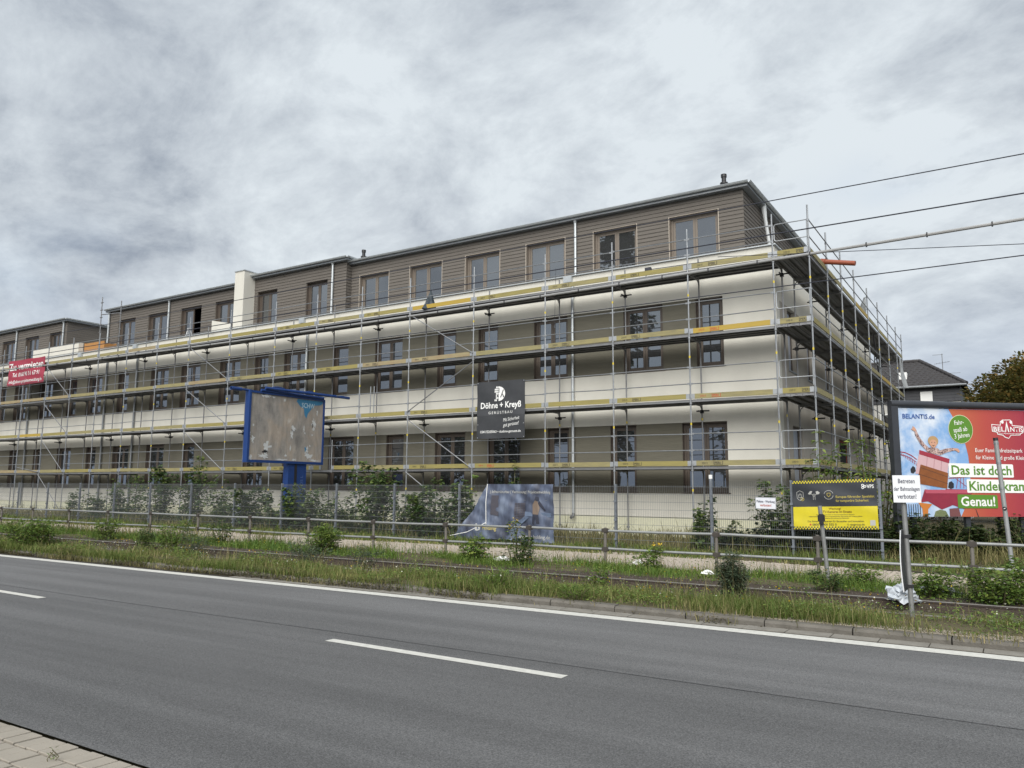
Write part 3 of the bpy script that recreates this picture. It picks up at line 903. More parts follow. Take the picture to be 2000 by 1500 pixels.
for i in range(1, len(FX) - 1):
    for l in range(4):
        mi = RND.choice((0, 0, 0, 1, 1)) if i < 10 else RND.choice((0, 1, 1, 3))
        if (i, l) == (5, 3): mi = 2
        if (i, l) in ((1, 2), (16, 1)): mi = 2
        if (i, l) in ((6, 2), (5, 2)): mi = 3
        L = TS[i + 1] - TS[i]
        t = None
        if i < 10 and RND.random() < 0.85: t = '300·0' if L > 2.8 else '250·0'
        if (i, l) == (7, 0):      # gap where the blue sign stands
            toe_board((-22.95, Y0 - .005, TOEZ[l]), (FX[i], Y0 - .005, TOEZ[l]), mi)
            toe_board((FX[i + 1], Y0 - .005, TOEZ[l]), (-23.5, Y0 - .005, TOEZ[l]), mi)
            b = MB(); b.tube([(-22.97, Y0, TOEZ[l] - .2), (-22.97, Y0, TOEZ[l] + 1.1)], 0.02, 6); b.build('stub_post', galv, sc, smooth=True)
            continue
        toe_board((FX[i + 1], Y0 - .005, TOEZ[l] + RND.uniform(-.012, .010)), (FX[i], Y0 - .005, TOEZ[l] + RND.uniform(-.012, .010)), mi, t, (i, l) in ((1, 2), (1, 1), (4, 0), (5, 3)))
for l in range(4):
    toe_board((FX[1], Y0 - .005, TOEZ[l]), (FX[0], Y0 - .005, TOEZ[l]), 0 if l != 2 else 1, '100·0')
for j in range(len(SY) - 1):
    for l in range(4):
        mi = 2 if (j, l) in ((3, 3), (5, 2)) else RND.choice((0, 1, 1))
        toe_board((X0 + .005, SY[j], TOEZ[l]), (X0 + .005, SY[j + 1], TOEZ[l]), mi)
# decks: three steel planks per bay
deck_cache = {}
def deck_mesh(L):
    k = round(L, 2)
    if k not in deck_cache:
        b = MB(); w = 0.315
        b.box(0, L, -w / 2, w / 2, -0.012, 0.0)
        for s in (-1, 1):
            b.box(0, L, s * w / 2 - (0.012 if s > 0 else 0), s * w / 2 + (0.012 if s < 0 else 0), -0.075, -0.0125)
            b.box(0, L, s * (w / 2 - .035) - .012, s * (w / 2 - .035) + .012, -0.075, -0.062)
        b.box(0, L, -0.03, 0.03, -0.03, -0.0125)
        b.box(0, 0.05, -w / 2 + .012, w / 2 - .012, -0.06, -0.0125); b.box(L - 0.05, L, -w / 2 + .012, w / 2 - .012, -0.06, -0.0125)
        deck_cache[k] = b.mesh('deck_plank', steel_deck)
    return deck_cache[k]
far = MB()
for i in range(0, len(FX) - 1):
    L = TS[i + 1] - TS[i] - 0.02
    for l in range(4):
        for p in range(3):
            if i == 0: continue
            yc = Y0 + 0.18 + p * 0.325
            if i < 14:
                link_mesh('deck_plank', deck_mesh(L), (FX[i + 1] + .01, yc, DECKZ[l]), sc)
            else:
                far.box(FX[i + 1] + .01, FX[i] - .01, yc - .157, yc + .157, DECKZ[l] - .075, DECKZ[l])
tag(far.build('far_decks', steel_deck, sc), kind='stuff')
for j in range(len(SY) - 1):
    L = SS[j + 1] - SS[j] - 0.02
    for l in range(4):
        for p in range(3):
            o = link_mesh('deck_plank', deck_mesh(L), (X0 - 0.18 - p * 0.325, SY[j] + .01, DECKZ[l]), sc)
            o.rotation_euler = (0, 0, math.pi / 2)
# transoms under the decks, curved gussets at inner standards, ties
def transom(x0_, y0_, x1_, y1_, z):
    b = MB(); b.bar((x0_, y0_, z - .10), (x1_, y1_, z - .10), 0.045, 0.05)
    b.tube([(x1_, y1_, z - .35), (x1_ + (x0_ - x1_) * .05, y1_ + (y0_ - y1_) * .05, z - .2), (x1_ + (x0_ - x1_) * .14, y1_ + (y0_ - y1_) * .14, z - .11)], 0.016, 5)
    b.build('transom', galv_dark, sc)
def tie(x, y, z, dx, dy):
    b = MB(); b.tube([(x + dx * .12, y + dy * .12, z), (x - dx * .3, y - dy * .3, z)], 0.024, 6)
    b.tube([(x - .05 * abs(dy) - .12, y - .02, z + .02), (x + .22 * abs(dy) + .02, y - .02, z + .02)], 0.022, 6) if abs(dy) > .5 else None
    b.box(x - .05, x + .05, y - .05, y + .05, z - .05, z + .05)
    b.build('wall_tie', black, sc)
for i in range(1, len(FX)):
    for l in range(4):
        transom(FX[i], Y0, FX[i], Y0 + 1.0, DECKZ[l])
        if l in (1, 3) and (i + l // 2) % 2 == 0: tie(FX[i], Y0 + 1.0, DECKZ[l] - .28, 0, 1)
for j in range(1, len(SY)):
    for l in range(4):
        transom(X0, SY[j], X0 - 1.0, SY[j], DECKZ[l])
        if l in (1, 2, 3) and (j + l) % 2: tie(X0 - 1.0, SY[j], DECKZ[l] - .3, -1, 0)
# diagonal braces
brace_m = mat('brace_tube', (0.27, 0.28, 0.29), 0.5, metal=.5, var=(.2, .2, .21), scale=4, coords='World')
def brace(i0, z0, i1, z1, y=Y0 - .045):
    b = MB(); b.tube([(FX[i0], y, z0), (FX[i1], y, z1)], 0.019, 6); b.build('brace', brace_m, sc, smooth=True)
for a, c in ((6, 5), (11, 10), (16, 15)):
    brace(a, DECKZ[3] - .13, c, DECKZ[2] + .12)
    if a == 6: brace(c, DECKZ[2] - .2, a, DECKZ[1] + .13)
    else: brace(a, DECKZ[2] - .18, c, DECKZ[1] + .12)
    brace(a, DECKZ[1] - .13, c, DECKZ[0] + .02)
    if a == 11: brace(c, DECKZ[0] - .1, a, 0.3)
    else: brace(a, DECKZ[0] - .1, c, 0.35)
b = MB(); b.tube([(FX[17], Y0 - .05, DECKZ[0] + .35), (FX[16], Y0 - .05, DECKZ[0] + .05)], 0.02, 6); b.build('brace', galv, sc, smooth=True)
b = MB(); b.tube([(X0 + .05, SY[6] - .3, 0.3), (X0 - .1, SY[5] - .8, DECKZ[3] - .2)], 0.03, 6); b.build('brace', black, sc, smooth=True)
# tall couplings left of the third block, and a tube along the bottom of the top deck
for x, zt in ((-40.42, Z(9.95)), (-38.62, Z(9.53))):
    b = MB(); b.tube([(x, Y0 + .1, DECKZ[3]), (x, Y0 + .1, zt)], R48, 8)
    for k in range(6): b.tube([(x - .09, Y0 + .1, zt - .3 - k * .4), (x + .09, Y0 + .1, zt - .3 - k * .4)], 0.03, 6)
    b.build('hoist_mast', galv_dark, sc, smooth=True)
b = MB(); b.tube([(-40.42, Y0 + .1, Z(9.0)), (-38.62, Y0 + .1, Z(8.9))], R48, 6); b.build('hoist_bar', galv_dark, sc, smooth=True)
# short ladder-like pair of posts on the second level
for dx in (0.0, 0.18):
    b = MB(); b.tube([(FX[7] + .45 + dx, Y0 + .15, DECKZ[1]), (FX[7] + .45 + dx, Y0 + .15, DECKZ[1] + 1.25)], 0.02, 6); b.build('stub_post', galv, sc, smooth=True)

# things lying on the scaffold
tarpm = mat('dark_blue_tarp', (0.012, 0.024, 0.034), 0.6, var=(0.02, 0.036, 0.048), scale=9)
def cone_cloth(name, x, y, z, h, r, m, label, cat, seed):
    rs = random.Random(seed); b = MB(); n = 14; rings = 7
    for k in range(rings):
        t = k / (rings - 1)
        for j in range(n):
            a = 2 * math.pi * j / n
            rr = (r * (1 - t) ** 1.1 + 0.012) * (1 + 0.3 * math.sin(a * 4 + seed) * (1 - t) + rs.uniform(-.1, .1))
            b.v.append((x + rr * math.cos(a) + 0.08 * t * h, y + rr * math.sin(a), z + h * t))
    for k in range(rings - 1):
        for j in range(n):
            b.f.append((k * n + j, k * n + (j + 1) % n, (k + 1) * n + (j + 1) % n, (k + 1) * n + j)); b.mi.append(0)
    b.f.append(tuple(range(n))[::-1]); b.mi.append(0); b.f.append(tuple((rings - 1) * n + j for j in range(n))); b.mi.append(0)
    return tag(b.build(name, m, smooth=False), label, cat)
cone_cloth('tarp_bundle', -18.3, Y0 + .18, DECKZ[3] + .005, 0.78, 0.26, tarpm, 'dark blue tarp tied to a peak on the top deck behind the orange toe board', 'tarp', 3)
orange = mat('orange_drain_pipe', (0.30, 0.075, 0.035), 0.5, var=(0.27, 0.07, 0.035), scale=4)
b = MB(); P, Q = Vector((-4.6, 24.9, Z(6.96))), Vector((-3.62, 24.75, Z(6.72))); d = (Q - P).normalized()
b.tube([P, Q], 0.075, 12); b.tube([P - d * .02, P + d * .13], 0.092, 12); b.tube([Q, Q + d * .004], 0.06, 12)
pp = b.build('drain_pipe', orange, smooth=True); tag(pp, 'orange plastic drain pipe sticking out over the top deck of the side scaffold', 'pipe')
sheet_m = mat('white_dust_sheet', (0.62, 0.64, 0.64), 0.6, var=(0.5, 0.52, 0.53), scale=5, translucent=0.4)
def hanging(name, pts, label, seed, parent=None):
    """a crumpled hanging sheet given by its outline (left and right edges as 3D polylines)"""
    rs = random.Random(seed); L_, R_ = pts; n = len(L_); m = 6; b = MB()
    for k in range(n):
        for j in range(m + 1):
            t = j / m; p = Vector(L_[k]).lerp(Vector(R_[k]), t)
            p += Vector((rs.uniform(-.04, .04), rs.uniform(-.04, .04), 0)) * (1 if 0 < t < 1 else .3)
            b.v.append(tuple(p))
    off = len(b.v)
    b.v += [(x + .006, y + .006, z) for x, y, z in b.v]
    for k in range(n - 1):
        for j in range(m):
            a = k * (m + 1) + j
            b.f.append((a, a + 1, a + m + 2, a + m + 1)); b.f.append((off + a, off + a + m + 1, off + a + m + 2, off + a + 1)); b.mi += [0, 0]
    return tag(b.build(name, sheet_m, smooth=True), label, 'sheet')
yT, y4 = SY[-1], SY[4]
hanging('dust_sheet', ([(X0 + .03, yT - 1.6, DECKZ[3] - .1), (X0 + .04, yT - 1.5, DECKZ[3] - .6), (X0 + .05, yT - 1.4, DECKZ[3] - 1.1), (X0 + .12, yT - 1.2, DECKZ[3] - 1.55)],
                      [(X0 + .03, yT - 1.2, DECKZ[3] - .1), (X0 + .10, yT - 1.0, DECKZ[3] - .6), (X0 + .18, yT - .8, DECKZ[3] - 1.1), (X0 + .30, yT - .8, DECKZ[3] - 1.6)]),
        'white dust sheet hanging down the far end of the side scaffold', 5)
hanging('dust_sheet', ([(X0 - .05, y4 - .2, DECKZ[3] + .9), (X0 - .05, y4 - 1.0, DECKZ[3] + .55), (X0 - .05, y4 - 1.6, DECKZ[3] + .2)],
                      [(X0 - .05, y4 - .05, DECKZ[3] + .92), (X0 - .05, y4 - .05, DECKZ[3] + .5), (X0 - .05, y4 - .05, DECKZ[3] + .1)]),
        'thin white plastic sheet draped on the top guard rail of the side scaffold', 9)
osb = mat('osb_board', (0.42, 0.20, 0.06), 0.8, var=(0.33, 0.16, 0.05), scale=20)
tb = thing('osb_crate', 'orange brown chipboard crate on the terrace beside the white parapet', 'crate', (-43.8, 24.6, zP))
MB().box(-44.55, -42.6, 24.30, 24.34, zP + .04, zP + .62).build('side_panel', osb, tb)
MB().box(-44.55, -42.6, 25.00, 25.04, zP + .04, zP + .56).build('side_panel', osb, tb)
MB().box(-44.59, -44.555, 24.30, 25.04, zP + .04, zP + .66).build('end_panel', osb, tb)
MB().box(-42.595, -42.56, 24.30, 25.04, zP + .04, zP + .5).build('end_panel', osb, tb)
lad = thing('step_ladder', 'small white step ladder standing in the open top-floor doorway', 'ladder', (-36.0, 25.0, zP + .03))
alu = mat('white_aluminium', (0.65, 0.66, 0.66), 0.4, metal=0.3)
for s in (-1, 1):
    b = MB(); b.bar((-35.9 + s * .25, 24.85, zP + .03), (-35.9 + s * .08, 24.95, zP + .72), .035, .025); b.build('leg', alu, lad)
    b = MB(); b.bar((-35.9 + s * .25, 25.05, zP + .03), (-35.9 + s * .08, 24.97, zP + .72), .03, .025); b.build('leg', alu, lad)
for k in range(2):
    t = .3 + .3 * k; MB().box(-35.9 - .25 + .17 * t, -35.9 + .25 - .17 * t, 24.84 + .1 * t, 24.90 + .1 * t, zP + .69 * t, zP + .69 * t + .03).build('step', alu, lad)
MB().box(-36.0, -35.8, 24.90, 25.02, zP + .715, zP + .74).build('top_step', alu, lad)
# ================================================================ fence, guard rail, posts, signs
YF = 19.6
fence_wire = mat('fence_wire', (0.24, 0.255, 0.265), 0.45, metal=0.5, var=(0.17, 0.18, 0.19), scale=3, coords='World')
fence_post = mat('fence_post_grey', (0.19, 0.21, 0.24), 0.5, metal=0.2, var=(0.14, 0.155, 0.18), scale=4, coords='World')
fe = thing('mesh_fence', 'grey double-bar wire mesh fence between the path and the scaffold', 'fence', (-15, YF, 0.05))
FPX = [-2.62, -4.55, -6.53, -9.16, -11.64, -14.39, -16.99, -19.58, -22.29, -24.87, -27.49, -30.19, -32.76, -35.46, -38.17, -40.84, -43.5, -46.2]
for i, x in enumerate(FPX):
    if i == 2:
        b = MB(); b.tube([(x, YF + .06, -.05), (x, YF + .06, Z(.30))], 0.042, 10)
        o = b.build('post', fence_post, fe, smooth=True)
        MB().tube([(x, YF + .06, Z(.26)), (x, YF + .06, Z(.36))], 0.047, 10).build('cap', white, o, smooth=True)
        continue
    top = Z(.22) if i < 2 else Z(.12)
    b = MB(); b.box(x - .03, x + .03, YF + .015, YF + .075, -.05, top)
    for zc in (.3, .8, 1.3): b.box(x - .036, x + .036, YF - .022, YF + .014, zc, zc + .05)
    b.build('post', fence_post, fe)
def wire_panel(xa, xb, z0, z1, turn=None):
    b = MB(); w = 0.0030
    n = int(round((xb - xa) / 0.05))
    for i in range(n + 1):
        x = xa + (xb - xa) * i / n
        a = len(b.v)
        b.v += [(x - w, YF, z0), (x + w, YF, z0), (x, YF - w * 1.6, z0), (x - w, YF, z1), (x + w, YF, z1), (x, YF - w * 1.6, z1)]
        b.f += [(a, a + 2, a + 5, a + 3), (a + 2, a + 1, a + 4, a + 5), (a + 1, a, a + 3, a + 4)]; b.mi += [0] * 3
    k = 0
    z = z0 + .02
    while z < z1 - .01:
        b.box(xa, xb, YF - .012, YF - .0068, z - .004, z + .004); b.box(xa, xb, YF + .001, YF + .006, z - .004, z + .004)
        z += 0.2
    if turn:      # swing the panel about its left end
        px_, py_, an = turn; c_, s_ = math.cos(an), math.sin(an)
        b.v = [(px_ + (x - xa) * c_ - (y - YF) * s_, py_ + (x - xa) * s_ + (y - YF) * c_, z) for x, y, z in b.v]
    return b.build('wire_panel', fence_wire, fe)
for i in range(len(FPX) - 1):
    a, c = FPX[i + 1] + .02, FPX[i] - .02
    wire_panel(a, c, 0.1, Z(.20) if i < 2 else Z(.095))
qx, qy, qa = -2.62, YF, 1.35
for L_, qa in ((1.5, 1.35), (2.5, .716), (2.5, .716)):
    if L_ > 2: wire_panel(0, L_, 0.1, Z(-.2), (qx, qy, qa))
    qx += L_ * math.cos(qa); qy += L_ * math.sin(qa)
    MB().box(qx - .03, qx + .03, qy + .02, qy + .08, -.05, Z(-.15)).build('post', fence_post, fe)

YR = 15.5
GPX = [-0.69 - 2.4 * k for k in range(-1, 16)]
GPX = [1.7, -0.69, -3.16, -5.06, -7.48, -9.38, -11.75, -14.09, -16.47, -18.87, -21.27, -23.71, -26.12, -28.56, -31.05, -33.4, -35.8]
gr = thing('guard_rail', 'two-bar tubular steel railing between the tram track and the path', 'railing', (-12, YR, 0.03))
post_m = mat('weathered_rail_post', (0.20, 0.185, 0.165), 0.7, metal=0.2, var=(0.13, 0.115, 0.10), scale=6, coords='World')
rail_m = mat('pale_galvanised_rail', (0.34, 0.35, 0.345), 0.5, metal=0.35, var=(0.23, 0.235, 0.23), scale=3, coords='World', amount=0.3)
lean = {}
clamp_m = mat('dark_rusty_clamp', (0.075, 0.066, 0.058), 0.7, metal=.2, var=(0.05, 0.042, 0.036), scale=10)
for x in GPX:
    lx = RND.uniform(-.02, .02); lean[x] = lx
    b = MB(); b.tube([(x + lx, YR, -.1), (x, YR, Z(-.83))], 0.032, 10)
    o = b.build('post', post_m, gr, smooth=True)
    for zc in (Z(-.89), Z(-1.28)):
        k = MB(); k.box(x - .05, x + .05, YR - .045, YR + .045, zc - .045, zc + .045); k.box(x - .075, x + .075, YR - .036, YR + .036, zc - .036, zc + .036)
        k.build('clamp', clamp_m, o)
for a, c in zip(GPX, GPX[1:]):
    for zc in (Z(-.89), Z(-1.28)):
        b = MB(); e1, e2 = RND.uniform(-.012, .012), RND.uniform(-.012, .012)
        b.tube([(a - .03, YR, zc + e1), ((a + c) / 2, YR, zc + (e1 + e2) / 2 - RND.uniform(0, .012)), (c + .03, YR, zc + e2)], 0.0275, 10)
        b.build('rail', rail_m, gr, smooth=True)

sign_white = mat('white_sign_face', (0.74, 0.75, 0.76), 0.4, var=(0.66, 0.67, 0.69), scale=4)
sign_back = mat('grey_sign_back', (0.05, 0.052, 0.056), 0.5)
post_grey = mat('grey_sign_post', (0.27, 0.275, 0.27), 0.5, metal=0.3, var=(0.19, 0.19, 0.185), scale=7, coords='World')
navy = mat('navy_lettering', (0.02, 0.025, 0.06), 0.5)
# no-trespassing sign on a post by the track
k = 11.3 / 12.42
st = thing('warning_sign', 'small white text sign on a grey post beside the tram rail', 'sign', (-1.21, 11.3, 0.05))
b = MB(); b.tube([(-1.205, 11.3, -.1), (-1.235, 11.3, EYE + .06)], 0.032, 10); b.build('post', post_grey, st, smooth=True)
S = Surf((-1.335, 11.215, EYE - .155), (1, 0.12, 0), (0, 0, 1), 0.315, 0.345)
S.N = Vector((0.12, -1, 0)).normalized()
pl = S.sheet('sign_plate', sign_white, st, thick=0.004)
for t, yy, sz, ft in (('Betreten', .245, .082, .19), ('der Bahnanlagen', .15, .070, .295), ('verboten!', .05, .085, .215)):
    S.text(t, .158, yy, sz, navy, pl, 'CENTER', bold=0.008, fit=ft, off=0.003)
b = MB(); b.box(-1.275, -1.195, 11.236, 11.268, EYE - .10, EYE + .10); b.build('bracket', post_grey, st)
# second panel on the same post, seen almost edge-on
b = MB(); zt, zb = Z(-.50), Z(-1.26)
n = 8
for i in range(n):
    a0, a1 = i / n, (i + 1) / n
    f = lambda t: (-1.27 - .018 * math.sin(math.pi * t) , zb + (zt - zb) * t)
    (xa, za), (xb, zb_) = f(a0), f(a1)
    b.cur = 0; b.face((xa + .012, 11.10, za), (xa + .012, 11.52, za), (xb + .012, 11.52, zb_), (xb + .012, 11.10, zb_))
    b.cur = 1; b.face((xa, 11.52, za), (xa, 11.10, za), (xb, 11.10, zb_), (xb, 11.52, zb_)); b.face((xa, 11.10, za), (xa + .012, 11.10, za), (xb + .012, 11.10, zb_), (xb, 11.10, zb_))
b.build('edge_on_plate', [sign_back, sign_white], st)
for zc in (Z(-.58), Z(-1.2)):
    MB().box(-1.262, -1.17, 11.262, 11.34, zc - .02, zc + .02).build('clamp', black, st)
# bare leaning post in front of the yellow banner
b = MB(); b.tube([(-2.84, 14.75, -.1), (-2.935, 14.7, Z(-.28))], 0.036, 10); pv = thing('bare_post', 'leaning bare grey post by the railing in front of the yellow banner', 'post', (-2.84, 14.75, 0))
b.build('tube', post_grey, pv, smooth=True)
b = MB(); b.box(-2.965, -2.865, 14.64, 14.75, Z(-.55), Z(-.44)); b.box(-2.94, -2.87, 14.62, 14.66, Z(-.6), Z(-.42)); b.build('tape_bundle', black, pv)
# tall grey post in front of the big poster
pr = thing('tall_post', 'tall grey post with a black cap in front of the big poster', 'post', (-.06, 18.6, 0))
b = MB(); b.tube([(-.15, 18.6, -.1), (-.285, 18.6, Z(1.03))], 0.043, 10); b.build('tube', mat('pale_post', (0.33, 0.34, 0.34), 0.5, metal=.3, var=(0.25, .26, .26), scale=6), pr, smooth=True)
b = MB(); b.tube([(-.283, 18.6, Z(1.0)), (-.288, 18.6, Z(1.06))], 0.047, 10); b.build('cap', black, pr, smooth=True)
for zc in (.95, .55, .05): 
    t = (Z(zc) + .1) / (Z(1.03) + .1); x = -.15 - .135 * t
    MB().tube([(x, 18.6, Z(zc) - .02), (x, 18.6, Z(zc) + .02)], 0.049, 10).build('band', galv, pr, smooth=True)
t = (Z(-.35) + .1) / (Z(1.03) + .1); x = -.15 - .135 * t
b = MB(); b.tube([(x, 18.556, Z(-.35)), (x, 18.553, Z(-.35))], 0.04, 14); b.build('round_sticker', black, pr)
S = Surf((x - .02, 18.552, Z(-.36)), (1, 0, 0), (0, 0, 1), .04, .03); S.poly('sticker_mark', [(0, .005), (.03, .012), (.04, .025), (.012, .02)], white, pr, off=.003)

# ---------------------------------------------------------------- wires
wire_m = mat('black_wire', (0.03, 0.032, 0.045), 0.5)
def wire(name, label, pts, r, m, n=24, sag=0.0):
    b = MB(); A, B = Vector(pts[0]), Vector(pts[1])
    P = [A.lerp(B, i / n) + Vector((0, 0, -sag * 4 * (i / n) * (1 - i / n))) for i in range(n + 1)]
    b.tube(P, r, 6); return b, P
for name, lab, z, y, r in (('overhead_wire', 'topmost thin overhead tram wire crossing the sky at right', 4.60, 12.5, .008),
                           ('overhead_wire', 'second thin overhead tram wire just above the thick grey cable', 4.04, 12.5, .010),
                           ('overhead_wire', 'lowest thin overhead tram wire below the thick grey cable', 3.17, 12.5, .008)):
    b, P = wire(name, lab, ((-75, y, Z(z)), (25, y, Z(z + .02))), r, wire_m)
    tag(b.build(name, wire_m, smooth=True), lab, 'wire', 'tram wires')
cb = thing('feeder_cable', 'thick grey overhead cable with black clips running past the top scaffold deck', 'cable', (-15, 12.5, Z(3.6)))
cable_m = mat('grey_cable', (0.36, 0.36, 0.355), 0.5, metal=.2, var=(.30, .30, .295), scale=3, coords='World')
zc = lambda x: Z(3.56 + .00075 * (x + 13) ** 2)
b = MB(); b.tube([(x, 12.5, zc(x)) for x in np.linspace(-45, 12, 80)], 0.024, 8); co = b.build('cable', cable_m, cb, smooth=True)
clip = MB().tube([(0, 0, -.034), (0, 0, .034)], .012, 6); clip.box(-.008, .008, -.03, .03, -.03, .03); clip_me = clip.mesh('clip', black)
x = 3.2
while x > -40: link_mesh('clip', clip_me, (x, 12.5, zc(x)), cb); x -= 0.81
b = MB(); b.tube([(6, 21, Z(5.0)), (-6.6, 21, Z(6.42))], .009, 6); tag(b.build('span_wire', wire_m, smooth=True), 'thin wire slanting the other way behind the tram wires at right', 'wire')
b = MB(); b.tube([(-6.6, 22.9, Z(6.9)), (-9.6, 23.3, Z(7.05)), (-9.75, 23.3, Z(6.75))], .012, 6); b.box(-9.72, -9.52, 23.25, 23.36, Z(7.02), Z(7.12)); tag(b.build('cable_end', wire_m), 'short black cable with a clamp draped along the parapet under the top-floor windows', 'cable')
# rope with a weight hanging from the top deck
for x, lab in ((-13.0, 'thin plumb line with weight hanging from the top deck near the zinc downpipe'), (-28.5, 'thin plumb line hanging from the top deck left of the blue sign')):
    b = MB(); b.tube([(x, Y0 + .5, DECKZ[3] + .9), (x - .05, Y0 + .5, DECKZ[3] - 1.1)], .006, 5); b.tube([(x - .05, Y0 + .5, DECKZ[3] - 1.1), (x - .05, Y0 + .5, DECKZ[3] - 1.2)], [.01, .035], 8)
    tag(b.build('plumb_line', wire_m), lab, 'line')
# ================================================================ banners on scaffold and fence
def wavy(a, fx, fy, ph=0.0, b=0.0):
    return lambda u, v: a * math.sin(fx * u * 6.28 + ph) * (0.4 + 0.6 * v) + b * math.sin(fy * v * 6.28 + 2.1 * u * 3 + ph) + a * .5 * math.sin((u * 1.3 + v * 2.1) * 7 + ph)
tarp_black = mat('black_banner_cloth', (0.032, 0.034, 0.038), 0.5, var=(0.045, 0.047, 0.052), scale=5)
tarp_blackband = mat('dark_grey_banner_band', (0.050, 0.052, 0.058), 0.5)
eyelet = mat('eyelet_metal', (0.6, 0.6, 0.6), 0.3, metal=0.8)
def eyelets(S, parent, pts):
    b = MB()
    for x, y in pts:
        c = S.pt(x, y, .004); q = [c + S.U * .018 * math.cos(t) + S.V * .018 * math.sin(t) for t in np.linspace(0, 6.28, 9)[:-1]]; b.face(*q)
    tag(b.build('eyelets', eyelet, parent), kind='stuff')
# black scaffolding company banner
dk = thing('scaffold_banner', 'black company banner with white lettering hung on the scaffold front', 'banner', (-14.9, Y0 - .08, Z(1.68)))
S = Surf((-15.86, Y0 - .075, Z(1.69)), (1, 0, 0), (0, 0, 1), 1.97, 2.0, wavy(.012, 1.5, 1, .5, .008)); S.N = Vector((0, -1, 0))
cl = S.sheet('cloth', tarp_black, dk, nx=24, ny=24, thick=.003)
S.sheet('band', tarp_blackband, dk, y0=.80, y1=1.0, nx=16, ny=2, off=.003)
S.text('Döhne + Kreyß', .985, 1.06, .30, white, dk, 'CENTER', bold=.022, fit=1.66)
S.text('GERÜSTBAU', .985, .855, .13, white, dk, 'CENTER', spacing=1.45, fit=1.0)
S.text('Mit Sicherheit', 1.76, .64, .17, white, dk, 'RIGHT', shear=.3, rot=.10, fit=.68)
S.text('gut gerüstet!', 1.74, .46, .17, white, dk, 'RIGHT', shear=.3, rot=.10, fit=.66)
S.text('0341/5205063 • doehne-geruest.de', .985, .20, .125, white, dk, 'CENTER', bold=.008, fit=1.66)
# emblem: D built from a scaffold grid on the left and a solid bow with a K cut on the right
cx_, cy_ = .95, 1.55
P = []
for i in range(4):
    for j in range(7):
        if RND.random() < .72: P.append([(cx_ - .21 + i * .055, cy_ - .25 + j * .075), (cx_ - .21 + i * .055 + .042, cy_ - .25 + j * .075), (cx_ - .21 + i * .055 + .042, cy_ - .25 + j * .075 + .06), (cx_ - .21 + i * .055, cy_ - .25 + j * .075 + .06)])
S.polys('emblem', P, white, dk)
arc = [(cx_ - .02, cy_ - .25)] + [(cx_ - .02 + .24 * math.cos(t), cy_ + .25 * math.sin(t)) for t in np.linspace(-1.5, 1.5, 12)] + [(cx_ - .02, cy_ + .25)]
S.poly('emblem', arc, white, dk)
S.polys('emblem_cut', [[(cx_ + .02, cy_ - .13), (cx_ + .06, cy_ - .13), (cx_ + .17, cy_ + .14), (cx_ + .13, cy_ + .14)], [(cx_ + .1, cy_ - .02), (cx_ + .13, cy_), (cx_ + .19, cy_ - .12), (cx_ + .15, cy_ - .14)]], tarp_black, dk, off=.009)
eyelets(S, dk, [(.04, .04), (.04, 1.96), (1.93, .04), (1.93, 1.96), (.04, .5), (1.93, .5)])
# red to-let banner
red_b = mat('red_banner_cloth', (0.34, 0.03, 0.055), 0.5, var=(0.27, 0.022, 0.045), scale=3)
zv = thing('rental_banner', 'red to-let banner with white lettering at the left end of the scaffold', 'banner', (-47.3, Y0 - .1, Z(5.7)))
S = Surf((-49.3, Y0 - .11, Z(5.70)), (1, 0, 0), (0, 0, 1), 4.0, 1.46, wavy(.03, 2.0, 1, 1.0, .02)); S.N = Vector((0, -1, 0))
S.sheet('cloth', red_b, zv, nx=36, ny=14, thick=.003)
S.text('Zu vermieten', 1.98, .90, .56, white, zv, 'CENTER', bold=.016, fit=3.72, off=.012)
S.text('Tel. 0160 90 31 67 91', 1.98, .50, .34, white, zv, 'CENTER', bold=.008, fit=2.95, off=.012)
S.text('info@sikom-projektentwicklung.de', 1.98, .13, .26, white, zv, 'CENTER', bold=.006, off=.012, fit=3.6)
# yellow and black security banner on the fence
yel = mat('yellow_banner_cloth', (0.62, 0.52, 0.015), 0.5, var=(0.52, 0.44, 0.02), scale=4)
anth = mat('anthracite_banner_cloth', (0.022, 0.025, 0.032), 0.5, var=(0.03, 0.034, 0.042), scale=4)
gold = mat('gold_print', (0.45, 0.36, 0.06), 0.6)
brown_p = mat('brown_print', (0.12, 0.045, 0.01), 0.6)
vp = thing('security_banner', 'yellow and black security banner with checkered borders tied to the mesh fence', 'banner', (-3.6, YF - .06, Z(-.95)))
S = Surf((-4.50, YF - .055, Z(-.93)), (1, 0, 0.030), (0, 0, 1), 1.84, 1.13, wavy(.012, 1.0, 1, .2, .010)); S.N = Vector((0, -1, 0))
S.sheet('cloth', yel, vp, nx=24, ny=16, thick=.003, y0=0, y1=.52)
S.sheet('cloth', anth, vp, nx=24, ny=16, thick=.003, y0=.522, y1=1.13)
for yb in (0.0, 1.065):
    w = .0325; sq = []; sy = []
    for i in range(int(1.84 / w)):
        for r in range(2):
            q = [(i * w, yb + r * w), ((i + 1) * w, yb + r * w), ((i + 1) * w, yb + (r + 1) * w), (i * w, yb + (r + 1) * w)]
            ((sq if (i + r) % 2 else sy)).append(q)
    tag(S.polys('checker', sq, anth, vp, off=.004), kind='stuff'); tag(S.polys('checker', sy, yel, vp, off=.004), kind='stuff')
grey_p = mat('grey_print', (0.42, 0.42, 0.40), 0.6)
